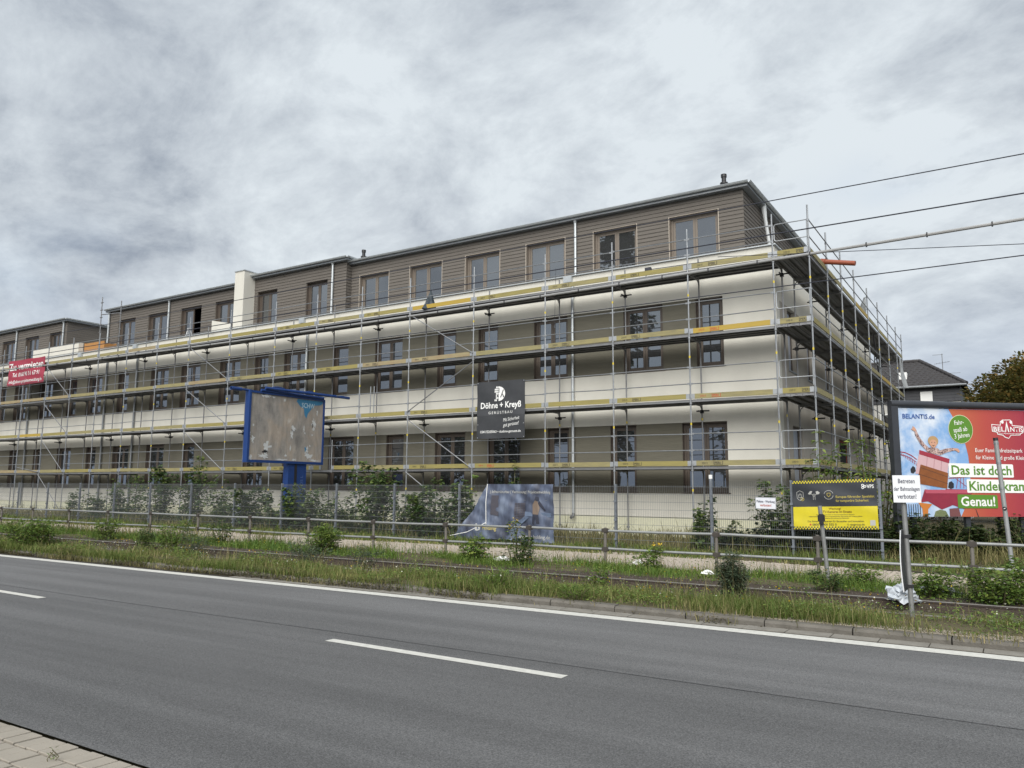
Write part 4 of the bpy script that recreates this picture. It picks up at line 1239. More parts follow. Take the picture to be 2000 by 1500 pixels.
def ring(S, cx, cy, r, w, m, parent, off=.004, n=22, name='pictogram', a0=0, a1=6.2832, ry=None):
    ry = ry or r; P = []
    for t0, t1 in zip(np.linspace(a0, a1, n + 1)[:-1], np.linspace(a0, a1, n + 1)[1:]):
        f = lambda t, k: (cx + (r - k) * math.cos(t), cy + (ry - k) * math.sin(t))
        P.append([f(t0, 0), f(t1, 0), f(t1, w), f(t0, w)])
    return tag(S.polys(name, P, m, parent, off), kind='stuff')
def stroke(S, pts, w, m, parent, name='pictogram', off=.004):
    P = []
    for (xa, ya), (xb, yb) in zip(pts, pts[1:]):
        dx, dy = xb - xa, yb - ya; L = math.hypot(dx, dy) or 1; nx_, ny_ = -dy / L * w / 2, dx / L * w / 2
        P.append([(xa - nx_, ya - ny_), (xb - nx_, yb - ny_), (xb + nx_, yb + ny_), (xa + nx_, ya + ny_)])
    return S.polys(name, P, m, parent, off)
stroke(S, [(.09, .86), (.16, .90), (.24, .86), (.24, .76), (.20, .69), (.16, .67), (.10, .72), (.09, .86)], .009, grey_p, vp)
ring(S, .165, .80, .03, .008, grey_p, vp, a0=0, a1=3.14); stroke(S, [(.13, .80), (.20, .80), (.20, .74), (.13, .74), (.13, .80)], .008, grey_p, vp)
ring(S, .215, .70, .042, .008, gold, vp); stroke(S, [(.195, .70), (.212, .685), (.24, .72)], .008, gold, vp)
for s_ in (-1, 1):
    c_ = .485 + s_ * .085
    S.poly('pictogram', [(c_ - .045, .85 + s_ * .02), (c_, .885), (c_ + .05, .85 - s_ * .02 + .015), (c_ + .02, .81), (c_ - .03, .805)], grey_p, vp)
    stroke(S, [(c_, .83), (.485 + s_ * .02, .79), (.485 + s_ * .02, .68)], .009, grey_p, vp)
ring(S, .485, .79, .03, .01, grey_p, vp)
ring(S, .81, .79, .105, .009, grey_p, vp, a0=.3, a1=2.9); ring(S, .81, .79, .105, .009, grey_p, vp, a0=3.4, a1=6.1)
stroke(S, [(.775, .83), (.845, .83), (.845, .78), (.81, .745), (.775, .78), (.775, .83)], .009, gold, vp)
for a_ in (0, 2.1, 4.2): ring(S, 1.565 + .032 * math.cos(a_), .965 + .032 * math.sin(a_), .030, .014, white, vp, n=10)
S.text('VPS', 1.635, .925, .115, white, vp, bold=.014, fit=.15)
S.text('Europas führender Spezialist', .96, .715, .078, gold, vp, bold=.008, fit=.82)
S.text('für temporäre Sicherheit', .96, .625, .078, gold, vp, bold=.008, fit=.70)
S.text('Warnung!', .93, .45, .066, brown_p, vp, 'CENTER', bold=.01)
S.text('CCTV-Kameras im Einsatz', .93, .375, .078, brown_p, vp, 'CENTER', bold=.01, fit=.72)
S.text('Dieses Gelände wird durch ein Sicherheits-Unternehmen überwacht', .93, .325, .030, print_black, vp, 'CENTER', bold=.012)
S.text('Aufgenommenes Bildmaterial dient der Beweissicherung, Überwachung und Verfolgung jeglicher', .93, .285, .030, print_black, vp, 'CENTER', bold=.012)
S.text('Die erweiterten Informationen zum Datenschutz', .93, .245, .030, print_black, vp, 'CENTER', bold=.012)
S.text('Die Sicherheitsexperten für Baustellen und Immobilien', .93, .165, .058, print_black, vp, 'CENTER', bold=.006, fit=1.22)
S.text('0800 2 000 555 0', .42, .085, .075, print_black, vp, bold=.01, fit=.53)
S.text('vpsgroup.de', 1.24, .09, .066, print_black, vp, bold=.006, fit=.31)
S.poly('pictogram', [(.36, .09), (.40, .09), (.40, .13), (.36, .13)], print_red, vp)
ring(S, 1.20, .108, .02, .006, print_black, vp, n=10)
S.poly('pale_square', [(1.67, .085), (1.78, .085), (1.78, .205), (1.67, .205)], grey_p, vp)
eyelets(S, vp, [(.02, 1.1), (1.8, 1.1), (.03, .05), (1.8, .05)])
# small notice on the fence
pk = thing('fence_notice', 'small white notice plate fixed to the mesh fence left of the yellow banner', 'sign', (-5.15, YF - .03, Z(-.47)))
S = Surf((-5.40, YF - .03, Z(-.47)), (1, 0, -.02), (0, 0, 1), .50, .29); S.N = Vector((0, -1, 0))
S.sheet('plate', mat('glossy_white_plate', (0.72, 0.73, 0.77), 0.18, var=(0.6, 0.62, 0.68), scale=3), pk, thick=.004)
stroke(S, [(.008, .008), (.492, .008), (.492, .282), (.008, .282), (.008, .008)], .012, galv, pk, 'rim', .003)
S.text('Plakate · Werbung', .25, .16, .078, navy, pk, 'CENTER', bold=.012, fit=.43)
S.text('verboten!', .25, .07, .08, print_red, pk, 'CENTER', bold=.012, fit=.27)
# torn blue construction banner hanging off the fence
def holding_mat():
    m = bpy.data.materials.new('faded_photo_print'); m.use_nodes = True
    nt = m.node_tree; b = nt.nodes['Principled BSDF']; b.inputs['Roughness'].default_value = 0.45
    tcn = nt.nodes.new('ShaderNodeNewGeometry')
    mp = nt.nodes.new('ShaderNodeMapping'); mp.inputs['Scale'].default_value = (2.2, 1, .9)
    nt.links.new(tcn.outputs['Position'], mp.inputs[0])
    n = nt.nodes.new('ShaderNodeTexNoise'); n.inputs['Scale'].default_value = 1.5; n.inputs['Detail'].default_value = 4
    nt.links.new(mp.outputs[0], n.inputs['Vector'])
    r = nt.nodes.new('ShaderNodeValToRGB'); e = r.color_ramp.elements
    e[0].position = .30; e[0].color = (0.030, 0.034, 0.055, 1); e[1].position = .72; e[1].color = (0.20, 0.24, 0.32, 1)
    k = r.color_ramp.elements.new(.5); k.color = (0.085, 0.105, 0.16, 1)
    nt.links.new(n.outputs['Fac'], r.inputs[0]); nt.links.new(r.outputs[0], b.inputs['Base Color']); return m
hm = holding_mat()
hb = thing('torn_banner', 'torn dark blue construction banner drooping from the fence with its left corner loose', 'banner', (-12.2, YF - .06, Z(-1.5)))
def fold(u, v):
    k = .022 * math.sin(u * 17 + v * 3) + .014 * math.sin(v * 11 + u * 5) + .010 * math.sin(u * 41 - v * 9) + .008 * math.sin(u * 23 + v * 31)
    return k + (.25 * max(0, .32 - u) * (1 - v))
S = Surf((-13.32, YF - .05, Z(-1.52)), (1, 0, 0), (0, 0, 1), 2.28, 1.63, fold); S.N = Vector((0, -1, 0))
def wp(x, y):
    u, v = x / 2.28, y / 1.63
    pull = max(0, 1 - v) ** 1.2 * max(0, .30 - u) / .30
    return x - 1.15 * pull, y + .03 * math.sin(u * 6) * (1 - v)
S.sheet('cloth', hm, hb, nx=70, ny=44, thick=.003, warp=wp)
S.text('| Infrastrukturbau | Vermessung | Projektentwicklung', 1.16, 1.37, .115, grey_p, hb, 'CENTER', bold=.006, off=.012, fit=2.05)
S.text('Holding', -.04, .30, .19, gold, hb, off=.09, fit=.44)
S.text('b', -.26, .28, .28, grey_p, hb, bold=.03, off=.15, sx=1.4)
S.text('www.vb-holding.de', 2.16, .09, .15, grey_p, hb, 'RIGHT', off=.014, bold=.006, fit=1.02)
orange_p = mat('orange_vest_print', (0.17, 0.125, 0.095), 0.5); brick_p = mat('brick_print', (0.072, 0.066, 0.080), 0.5, var=(.05, .05, .068), scale=8); blue_p = mat('pale_blue_print', (0.12, 0.16, 0.24), 0.5, var=(.08, .11, .17), scale=8); dkp = mat('dark_blue_print', (0.025, 0.028, 0.045), 0.5)
S.poly('printed_worker', [(1.62, .78), (1.60, 1.05), (1.68, 1.17), (1.78, 1.14), (1.84, .95), (1.80, .77)], orange_p, hb, off=.022)
S.poly('printed_worker', [(1.66, 1.17), (1.70, 1.28), (1.80, 1.27), (1.82, 1.16)], dkp, hb, off=.022)
S.poly('printed_worker', [(1.78, 1.08), (1.98, .86), (2.02, .90), (1.83, 1.16)], dkp, hb, off=.022)
S.poly('printed_worker', [(1.62, .78), (1.80, .77), (1.84, .52), (1.74, .52), (1.71, .70), (1.68, .50), (1.60, .50)], dkp, hb, off=.022)
S.polys('printed_bricks', [[(1.0 + .09 * (i % 4), .62 + .06 * (i // 4)), (1.08 + .09 * (i % 4), .62 + .06 * (i // 4)), (1.08 + .09 * (i % 4), .67 + .06 * (i // 4)), (1.0 + .09 * (i % 4), .67 + .06 * (i // 4))] for i in range(32)], brick_p, hb, off=.022)
S.polys('printed_wall', [[(.16, .75), (.42, .70), (.44, 1.30), (.20, 1.30)]], brick_p, hb, off=.026)
S.poly('printed_track', [(.75, .30), (1.35, .72), (1.50, .70), (1.00, .30)], blue_p, hb, off=.024)
S.poly('printed_track', [(1.35, .85), (2.2, .82), (2.2, .70), (1.35, .72)], blue_p, hb, off=.024)
b = MB(); b.tube([S.pt(.02, 1.63, .02), S.pt(.03, 1.1, .02), S.pt(.05, .45, .03)], .011, 6); b.tube([S.pt(.05, .5, .05), S.pt(-.5, .22, .16), S.pt(-1.05, .10, .26)], .010, 6)
b.build('torn_hem', white, hb, smooth=True)

# ================================================================ blue sign with a peeled poster board
blue = mat('blue_paint', (0.012, 0.048, 0.19), 0.5, var=(0.011, 0.036, 0.14), scale=3, spec=.4)
def board_mat():
    m = bpy.data.materials.new('weathered_poster_board'); m.use_nodes = True
    nt = m.node_tree; b = nt.nodes['Principled BSDF']; b.inputs['Roughness'].default_value = 0.85
    tcn = nt.nodes.new('ShaderNodeNewGeometry')
    def nz(scale, detail, st):
        mp = nt.nodes.new('ShaderNodeMapping'); mp.inputs['Scale'].default_value = st
        nt.links.new(tcn.outputs['Position'], mp.inputs[0])
        n = nt.nodes.new('ShaderNodeTexNoise'); n.inputs['Scale'].default_value = scale; n.inputs['Detail'].default_value = detail; n.inputs['Roughness'].default_value = .68
        nt.links.new(mp.outputs[0], n.inputs['Vector']); return n.outputs['Fac']
    r = nt.nodes.new('ShaderNodeValToRGB'); e = r.color_ramp.elements
    e[0].position = .30; e[0].color = (0.21, 0.203, 0.195, 1); e[1].position = .72; e[1].color = (0.56, 0.545, 0.52, 1)
    k = e.new(.46); k.color = (0.335, 0.312, 0.285, 1); k = e.new(.58); k.color = (0.39, 0.335, 0.28, 1)
    nt.links.new(nz(1.1, 8, (1, 1, .8)), r.inputs[0])
    mx = nt.nodes.new('ShaderNodeMix'); mx.data_type = 'RGBA'; mx.blend_type = 'MULTIPLY'; mx.inputs['Factor'].default_value = .55
    r2_ = nt.nodes.new('ShaderNodeValToRGB'); r2_.color_ramp.elements[0].position = .35; r2_.color_ramp.elements[1].position = .65; r2_.color_ramp.elements[0].color = (.45, .43, .42, 1)
    nt.links.new(nz(5, 6, (1, 1.0, .25)), r2_.inputs[0])
    nt.links.new(r.outputs[0], mx.inputs['A']); nt.links.new(r2_.outputs[0], mx.inputs['B']); nt.links.new(mx.outputs['Result'], b.inputs['Base Color'])
    return m
XB = -23.2; ya, yb = 18.72, 22.42; zb_, zt_ = Z(.90), Z(3.44)
bs = thing('blue_poster_sign', 'blue framed poster sign with a bare peeled board on a blue column', 'sign', (XB, 21.0, 0.1))
MB().box(XB - .12, XB - .003, ya + .06, yb - .06, zb_ + .05, zt_ - .05).build('backing_box', blue, bs)
S = Surf((XB, ya + .05, zb_ + .06), (0, 1, 0), (0, 0, 1), yb - ya - .1, zt_ - zb_ - .1); S.N = Vector((1, 0, 0))
pan = S.sheet('poster_board', board_mat(), bs, thick=.002)
for nm, bx in (('frame', (XB - .16, XB + .07, ya - .02, ya + .07, zb_ - .04, zt_ + .04)), ('frame', (XB - .14, XB + .05, yb - .06, yb, zb_ - .04, zt_ + .02)), ('frame', (XB - .13, XB + .045, ya + .071, yb - .061, zb_ - .035, zb_ + .05)), ('frame', (XB - .13, XB + .045, ya + .071, yb - .061, zt_ - .05, zt_ + .03))):
    pbox(nm, *bx, blue, bs)
W_, H_ = S.w, S.h
paper = mat('torn_paper_white', (0.58, 0.60, 0.60), 0.8, var=(0.42, 0.43, 0.44), scale=12); teal = mat('torn_paper_blue', (0.03, 0.17, 0.32), 0.6, var=(0.05, 0.21, 0.37), scale=5)
def shred(cx, cy, w, h, m, seed, name='paper_scrap', off=.006):
    rs = random.Random(seed); P = []
    for t in np.linspace(0, 6.283, 23)[:-1]:
        k = rs.uniform(.30, 1.15); P.append((cx + w / 2 * k * math.cos(t), cy + h / 2 * k * math.sin(t)))
    S.poly(name, P, m, pan, off)
S.poly('paper_scrap', [(2.25, 2.40), (2.20, 2.30), (2.40, 2.12), (2.58, 2.05), (2.62, 1.82), (2.72, 1.68), (2.80, 1.88), (2.98, 2.08), (3.10, 2.22), (3.45, 2.26), (3.56, 2.34), (3.56, 2.42)], teal, pan, .006)
S.text('SCHW', 2.46, 2.09, .27, mat('pale_blue_letter', (.42, .55, .62), .6), pan, fit=.66, off=.009, bold=.01)
for i, (cx, cy, w, h) in enumerate(((.72, 2.38, .50, .14), (.20, .75, .22, .30), (.85, .48, .42, .50), (.75, .16, .55, .22), (2.10, 1.25, .38, .22), (2.02, 1.0, .16, .42), (1.98, .50, .07, .32), (2.62, 1.3, .10, .34), (2.68, 1.1, .10, .12), (3.12, 1.52, .30, .40), (3.12, 1.30, .14, .22), (3.28, 1.95, .10, .25), (2.92, .22, .50, .34), (2.78, .46, .22, .42), (1.55, .04, .8, .08), (3.2, .06, .6, .09), (.14, .1, .2, .25), (.06, .95, .08, .2), (1.62, 2.30, .14, .16), (1.75, .20, .16, .14), (.2, 1.25, .1, .1), (2.95, .62, .10, .10), (2.2, .06, .3, .1), (3.05, 1.05, .1, .09))):
    shred(cx, cy, w, h, paper, i)
shred(.78, .32, .30, .16, black, 61, off=.010); shred(2.74, .48, .12, .26, teal, 62, off=.010); shred(.62, 2.41, .26, .06, black, 64, off=.010); shred(3.06, 1.42, .07, .22, black, 65, off=.010)
for q in range(2): S.poly('paper_scrap', [(.5 + q * .5, 2.38), (.58 + q * .5, 2.30), (.66 + q * .5, 2.36)], paper, pan, .007)
# lamp tubes and stub on top
b = MB(); b.tube([(XB + .10, ya + .65, zt_ + .16), (XB + .42, yb + .95, zt_ + .16)], .055, 10); b.build('lamp_tube', blue, bs, smooth=True)
b = MB(); b.tube([(XB + .05, ya + .5, zt_ + .07), (XB + .05, yb - .1, zt_ + .07)], .05, 10); b.build('lamp_tube', blue, bs, smooth=True)
b = MB(); b.tube([(XB - .05, ya - .75, zt_ + .02), (XB - .05, ya - .02, zt_ + .02)], .04, 8); b.tube([(XB - .05, ya - .75, zt_ + .02), (XB - .05, ya - .30, zt_ + .02)], .065, 8); b.build('lamp_stub', blue, bs, smooth=True)
for yc in (ya + 1.3, ya + 2.9):
    b = MB(); b.tube([(XB + .07, yc - .42, zt_ + .10)] + [(XB + .07, yc - .42 * math.cos(t), zt_ + .12 + .14 * math.sin(t)) for t in np.linspace(.2, 2.94, 9)] + [(XB + .07, yc + .42, zt_ + .10)], .022, 6); b.build('lamp_arch', blue, bs, smooth=True)
colm = MB(); colm.box(XB - .30, XB - .02, 20.72, 21.62, 0.05, zb_ - .036); cob = colm.build('column', blue, bs)
MB().box(XB - .021, XB - .010, 21.02, 21.14, 0.1, zb_ - .04).build('column_slot', black, cob)
SC = Surf((XB - .019, 21.55, 1.0), (0, 0, 1), (0, -1, 0), 1.3, .3); SC.N = Vector((1, 0, 0))
SC.text('TVMDS L', .35, .10, .17, mat('scratched_lettering', (.10, .16, .34), .6), cob, sx=1.1, off=.003)

# ================================================================ big poster board at right
frame_dk = mat('anthracite_frame', (0.030, 0.033, 0.040), 0.35, var=(0.045, 0.048, 0.055), scale=4)
A = Vector((-2.27, 20.53, 0)); ang = math.radians(41); UD = Vector((math.cos(ang), math.sin(ang), 0))
bb = thing('large_billboard', 'large poster billboard with an amusement park advert in a black frame', 'billboard', (A.x, A.y, 0.1))
zB = Z(-.61); PW, PH = 3.52, 2.55
S = Surf((A.x, A.y, zB), UD, (0, 0, 1), PW, PH); S.N = Vector((UD.y, -UD.x, 0))
def bbbox(name, x0, x1, y0, y1, d0, d1, m, par):
    b = MB(); i = len(b.v)
    for yy in (y0, y1):
        for x, d in ((x0, d0), (x1, d0), (x1, d1), (x0, d1)): b.v.append(tuple(S.pt(x, yy, d)))
    for q in ((0, 3, 2, 1), (4, 5, 6, 7), (0, 1, 5, 4), (1, 2, 6, 5), (2, 3, 7, 6), (3, 0, 4, 7)): b.f.append(q); b.mi.append(0)
    return b.build(name, m, par)
bbbox('back_panel', -.02, PW + .02, -.0, PH + .02, -.06, -.012, frame_dk, bb)
bbbox('frame', -.17, -.001, -.35, PH + .16, -.10, .06, frame_dk, bb)
bbbox('frame', PW + .001, PW + .17, -.35, PH + .16, -.10, .06, frame_dk, bb)
b = MB(); b.tube([S.pt(-.17, PH + .09, 0), S.pt(PW + .17, PH + .09, 0)], .085, 12); b.build('frame', frame_dk, bb, smooth=True)
for x in (.35, 1.75, 3.2): bbbox('support_post', x - .06, x + .06, -1.15, -.002, -.16, -.08, frame_dk, bb)
def poster_mat(name, kind):
    m = bpy.data.materials.new(name); m.use_nodes = True
    nt = m.node_tree; b = nt.nodes['Principled BSDF']; b.inputs['Roughness'].default_value = 0.5
    geo = nt.nodes.new('ShaderNodeNewGeometry')
    dot = nt.nodes.new('ShaderNodeVectorMath'); dot.operation = 'DOT_PRODUCT'; dot.inputs[1].default_value = UD
    sub = nt.nodes.new('ShaderNodeVectorMath'); sub.operation = 'SUBTRACT'; sub.inputs[1].default_value = (A.x, A.y, zB)
    nt.links.new(geo.outputs['Position'], sub.inputs[0]); nt.links.new(sub.outputs[0], dot.inputs[0])
    r = nt.nodes.new('ShaderNodeValToRGB'); e = r.color_ramp.elements
    if kind == 'grad':
        k = nt.nodes.new('ShaderNodeMapRange'); k.inputs['From Min'].default_value = 1.4; k.inputs['From Max'].default_value = 3.4
        nt.links.new(dot.outputs['Value'], k.inputs['Value']); nt.links.new(k.outputs[0], r.inputs[0])
        e[0].color = (0.46, 0.125, 0.05, 1); e[1].color = (0.30, 0.030, 0.055, 1); q = e.new(.45); q.color = (0.40, 0.062, 0.048, 1)
    else:
        n = nt.nodes.new('ShaderNodeTexNoise'); n.inputs['Scale'].default_value = 1.3; n.inputs['Detail'].default_value = 7; n.inputs['Roughness'].default_value = .6
        nt.links.new(sub.outputs[0], n.inputs['Vector']); nt.links.new(n.outputs['Fac'], r.inputs[0])
        e[0].position = .38; e[0].color = (0.20, 0.36, 0.62, 1); e[1].position = .60; e[1].color = (0.60, 0.66, 0.74, 1)
    nt.links.new(r.outputs[0], b.inputs['Base Color']); return m
S.sheet('poster', poster_mat('printed_sky', 'sky'), bb, thick=.004)
KX, KY = 3.40 / 1400.0, 2.55 / 1225.0        # print layout grid
px = lambda x: (x - 103) * KX
py = lambda y: (1430 - y) * KY
PP = lambda *a: [(px(x), py(y)) for x, y in a]
S.poly('printed_field', PP((660, 208), (690, 270), (735, 360), (780, 470), (818, 600), (842, 740), (850, 880), (848, 1010), (825, 1170), (780, 1310), (722, 1430), (1548, 1430), (1548, 208)), poster_mat('printed_gradient', 'grad'), bb, .003)
def pm_(n, c, **k): return mat('print_' + n, c, .5, **k)
pink, plank_p, wine, skin, hair, spots, wheel, rail_p, oran, greenp, blue_t = pm_('pink', (.55, .36, .38)), pm_('planks', (.26, .085, .022), var=(.17, .055, .015), scale=6), pm_('wine', (.27, .025, .05), var=(.20, .018, .04), scale=5), pm_('skin', (.55, .30, .20)), pm_('hair', (.42, .27, .13)), pm_('spotted', (.55, .40, .36), var=(.10, .05, .05), scale=26, amount=.08), pm_('wheel', (.02, .02, .025)), pm_('red_rail', (.30, .03, .05)), pm_('orange', (.50, .17, .03)), pm_('green', (.09, .22, .022)), pm_('blue', (.02, .08, .30))
# fairground ride picture
for k in range(10):
    x = 110 + k * 18; y = 712 + k * 10 + k * k * .3
    S.poly('printed_track', PP((x, y), (x + 6, y), (x + 8, y + 32), (x + 2, y + 32)), rail_p, bb, .006)
stroke(S, PP((105, 705), (170, 715), (230, 745), (285, 790)), .022, rail_p, bb, 'printed_track', .006)
stroke(S, PP((105, 735), (170, 750), (230, 780), (280, 820)), .016, rail_p, bb, 'printed_track', .006)
S.poly('printed_wheel', PP((212, 900), (240, 862), (262, 880), (268, 920), (240, 950), (215, 940)), wheel, bb, .006)
S.poly('printed_cart', PP((318, 690), (632, 785), (600, 960), (262, 950)), pink, bb, .007)
S.poly('printed_cart_rim', PP((318, 682), (636, 780), (628, 830), (314, 730)), rail_p, bb, .010)
S.poly('printed_cart_base', PP((322, 845), (612, 940), (590, 1115), (270, 1060)), plank_p, bb, .010)
stroke(S, PP((318, 880), (605, 985)), .008, wheel, bb, 'printed_gap', .012); stroke(S, PP((300, 955), (598, 1060)), .008, wheel, bb, 'printed_gap', .012)
for k in range(3): stroke(S, PP((400 + k * 75, 735 + k * 24), (385 + k * 75, 868 + k * 24)), .006, wine, bb, 'printed_gap', .010)
S.poly('printed_wheel', PP((600, 1100), (612, 1045), (640, 1030), (664, 1060), (660, 1105), (630, 1118)), wheel, bb, .012)
S.poly('printed_arm', PP((395, 690), (335, 620), (285, 520), (275, 465), (298, 460), (330, 540), (375, 610), (420, 655)), spots, bb, .012)
S.poly('printed_hand', PP((276, 470), (240, 445), (262, 435), (258, 410), (285, 430), (300, 462)), skin, bb, .014)
S.poly('printed_arm', PP((500, 730), (520, 690), (610, 660), (690, 652), (700, 680), (610, 705), (540, 738)), spots, bb, .012)
S.poly('printed_hand', PP((692, 655), (735, 660), (752, 690), (738, 708), (712, 685), (695, 680)), skin, bb, .014)
S.poly('printed_body', PP((395, 700), (405, 660), (470, 645), (530, 668), (535, 730), (470, 725)), spots, bb, .011)
S.poly('printed_hair', [(px(470 + 56 * math.cos(t)), py(578 - 58 * math.sin(t))) for t in np.linspace(0, 6.28, 17)[:-1]], hair, bb, .013)
S.poly('printed_face', [(px(470 + 38 * math.cos(t)), py(606 - 46 * math.sin(t))) for t in np.linspace(0, 6.28, 17)[:-1]], skin, bb, .016)
S.polys('printed_face_marks', [PP((448, 592), (458, 590), (458, 596), (448, 598)), PP((480, 592), (490, 594), (490, 600), (480, 598)), PP((450, 622), (470, 630), (488, 620), (470, 640))], wheel, bb, .019)
for k in range(3): stroke(S, PP((690 + k * 40, 1110), (715 + k * 30, 985)), .014, rail_p, bb, 'printed_truss', .006)
stroke(S, PP((612, 1000), (800, 985)), .016, rail_p, bb, 'printed_truss', .006); stroke(S, PP((690, 1000), (800, 1090)), .010, rail_p, bb, 'printed_truss', .006)
S.poly('printed_beam', PP((350, 1125), (540, 1140), (580, 1120), (850, 1125), (846, 1200), (760, 1345), (640, 1300), (520, 1350), (380, 1260), (300, 1270)), wine, bb, .008)
S.poly('printed_beam_light', PP((350, 1128), (845, 1128), (845, 1168), (360, 1170)), pm_('light_wine', (.42, .08, .12)), bb, .011)
S.poly('printed_funnel', PP((270, 1270), (420, 1290), (375, 1345), (365, 1428), (315, 1428), (312, 1340)), oran, bb, .010)
S.poly('printed_bush', PP((430, 1428), (450, 1370), (500, 1350), (560, 1365), (590, 1428)), pm_('bush', (.10, .13, .05), var=(.20, .22, .12), scale=16), bb, .009)
S.poly('printed_pillar', PP((600, 1428), (600, 1340), (700, 1330), (720, 1428)), pm_('pillar', (.16, .06, .06)), bb, .009)
S.polys('printed_railing', [PP((120 + k * 24, 1425), (120 + k * 24, 1290), (127 + k * 24, 1290), (127 + k * 24, 1425)) for k in range(8)], wheel, bb, .009)
# lettering
S.text('BELANTIS.de', px(155), py(325), .155, blue_t, bb, bold=.012, fit=345 * KX, off=.012)
circ = lambda r, m, off, nm: S.poly(nm, [(px(778) + r * .94 * math.cos(t), py(438) + r * 1.0 * math.sin(t)) for t in np.linspace(0, 6.2832, 33)[:-1]], m, bb, off)
circ(.345, pm_('cream', (.62, .62, .42)), .008, 'printed_circle_rim'); circ(.332, greenp, .011, 'printed_circle')
for t_, xx, yy in (('Fahr-', 765, 385), ('spaß ab', 775, 465), ('3 Jahren', 788, 535)):
    S.text(t_, px(xx), py(yy), .155, white, bb, 'CENTER', sx=.80, rot=.13, off=.015, bold=.006)
S.text('Euer Familienfreizeitpark', px(918), py(697), .135, white, bb, fit=520 * KX, off=.010, bold=.002)
S.text('für Kleine und große Kleine.', px(920), py(780), .135, white, bb, fit=578 * KX, off=.010, bold=.002)
def tilebox(x0, y0, x1, y1, m): S.poly('printed_label', PP((x0 + 8, y0), (x1 - 8, y0 + 6), (x1, y0 + 16), (x1, y1 - 8), (x1 - 8, y1), (x0 + 8, y1), (x0, y1 - 8), (x0, y0 + 8)), m, bb, .013)
tilebox(618, 828, 1322, 985, white); tilebox(802, 1008, 1548, 1160, white); tilebox(693, 1180, 1125, 1335, greenp)
S.text('Das ist doch', px(640), py(955), .31, greenp, bb, bold=.02, fit=652 * KX, off=.017)
S.text('Kinderkram!', px(820), py(1133), .31, greenp, bb, bold=.02, fit=668 * KX, off=.017)
S.text('Genau!', px(722), py(1308), .31, white, bb, bold=.02, fit=370 * KX, off=.017)
# park logo
S.poly('printed_logo', PP((1118, 372), (1215, 378), (1215, 340), (1245, 318), (1330, 315), (1352, 340), (1352, 380), (1470, 388), (1476, 430), (1465, 468), (1440, 478), (1430, 496), (1330, 500), (1300, 538), (1260, 525), (1232, 500), (1180, 492), (1172, 468), (1122, 458)), white, bb, .008)
S.poly('printed_logo_inner', PP((1126, 380), (1222, 386), (1222, 346), (1248, 326), (1326, 323), (1344, 346), (1344, 388), (1464, 396), (1468, 430), (1458, 460), (1434, 470), (1424, 488), (1326, 492), (1298, 528), (1264, 516), (1238, 492), (1188, 484), (1180, 460), (1130, 450)), pm_('logo_red', (.36, .03, .05)), bb, .011)
S.text('BEL', px(1132), py(455), .165, white, bb, bold=.014, fit=122 * KX, off=.014)
S.text('NTIS', px(1318), py(455), .165, white, bb, bold=.014, fit=140 * KX, off=.014)
S.poly('printed_logo', PP((1262, 460), (1284, 330), (1310, 460), (1296, 460), (1284, 390), (1274, 460)), white, bb, .016)
for cx in (1240, 1335): S.poly('printed_logo', [(px(cx + 16 * math.cos(t)), py(345 + 20 * math.sin(t))) for t in np.linspace(0, 6.28, 9)[:-1]], white, bb, .013)
S.text('Das Abenteuerreich', px(1190), py(485), .055, white, bb, fit=235 * KX, off=.014)
S.poly('wrinkle_shade', PP((880, 1345), (886, 1345), (912, 1430), (900, 1430)), wheel, bb, .006)  # flat near-black sliver: shade of a crease painted on, sheet stays flat
b = MB(); b.face(S.pt(PW - .16, PH - .02, .012), S.pt(PW - .02, PH - .3, .02), S.pt(PW - .1, PH - .2, .10)); b.build('peeled_corner', paper, bb)
# ================================================================ house and trees behind
slate = mat('slate_cladding', (0.060, 0.062, 0.070), 0.6, var=(0.045, 0.046, 0.052), scale=3, coords='World')
tile_m = mat('dark_roof_tile', (0.050, 0.046, 0.046), 0.6, var=(0.036, 0.033, 0.034), scale=4, coords='World')
white_wall = mat('white_house_wall', (0.55, 0.54, 0.50), 0.9, var=(0.48, 0.47, 0.44), scale=1, coords='World')
hs = thing('house', 'dark hipped-roof house with slate upper wall behind the scaffold corner', 'house', (-6, 48, 0.1))
hx0, hx1, hy = -13.0, -2.2, 48.0
zE, zRd = Z(5.60), Z(7.39)
pbox('wall', hx0, hx1, hy, hy + 7, 0, Z(4.75), white_wall, hs)
up = pbox('upper_wall', hx0 - .03, hx1 + .03, hy - .04, hy + 7, Z(4.75), zE, slate, hs)
sl = MB()
for r in range(5):
    z0 = Z(4.76) + r * .17
    i = 0; x = hx0
    while x < hx1 - .05:
        w = .34; o_ = .17 if r % 2 else 0
        sl.box(x + .006, min(x + w - .006, hx1), hy - .055 - .004 * (i % 2), hy - .041, z0, z0 + .160); x += w; i += 1
tag(sl.build('slates', slate, up), kind='stuff')
def hwin(x0, x1, z0, z1):
    b = MB(); F = .07
    b.box(x0, x0 + F, hy - .10, hy - .06, z0, z1); b.box(x1 - F, x1, hy - .10, hy - .06, z0, z1); b.box(x0 + F, x1 - F, hy - .10, hy - .06, z1 - F, z1); b.box(x0 + F, x1 - F, hy - .10, hy - .06, z0, z0 + F)
    w = b.build('window', white, hs); return w
w = hwin(-4.08, -3.50, Z(4.55), Z(5.33)); MB().box(-4.02, -3.56, hy - .085, hy - .07, Z(4.6), Z(5.28)).build('blind', white, w)
w = hwin(-6.15, -5.45, Z(2.9), Z(4.2)); MB().box(-6.09, -5.51, hy - .085, hy - .07, Z(2.95), Z(4.15)).build('pane', glass, w)
rf = MB()
eo = .35
eL, eR = Vector((hx0 - eo, hy - eo, zE)), Vector((hx1 + eo, hy - eo, zE))
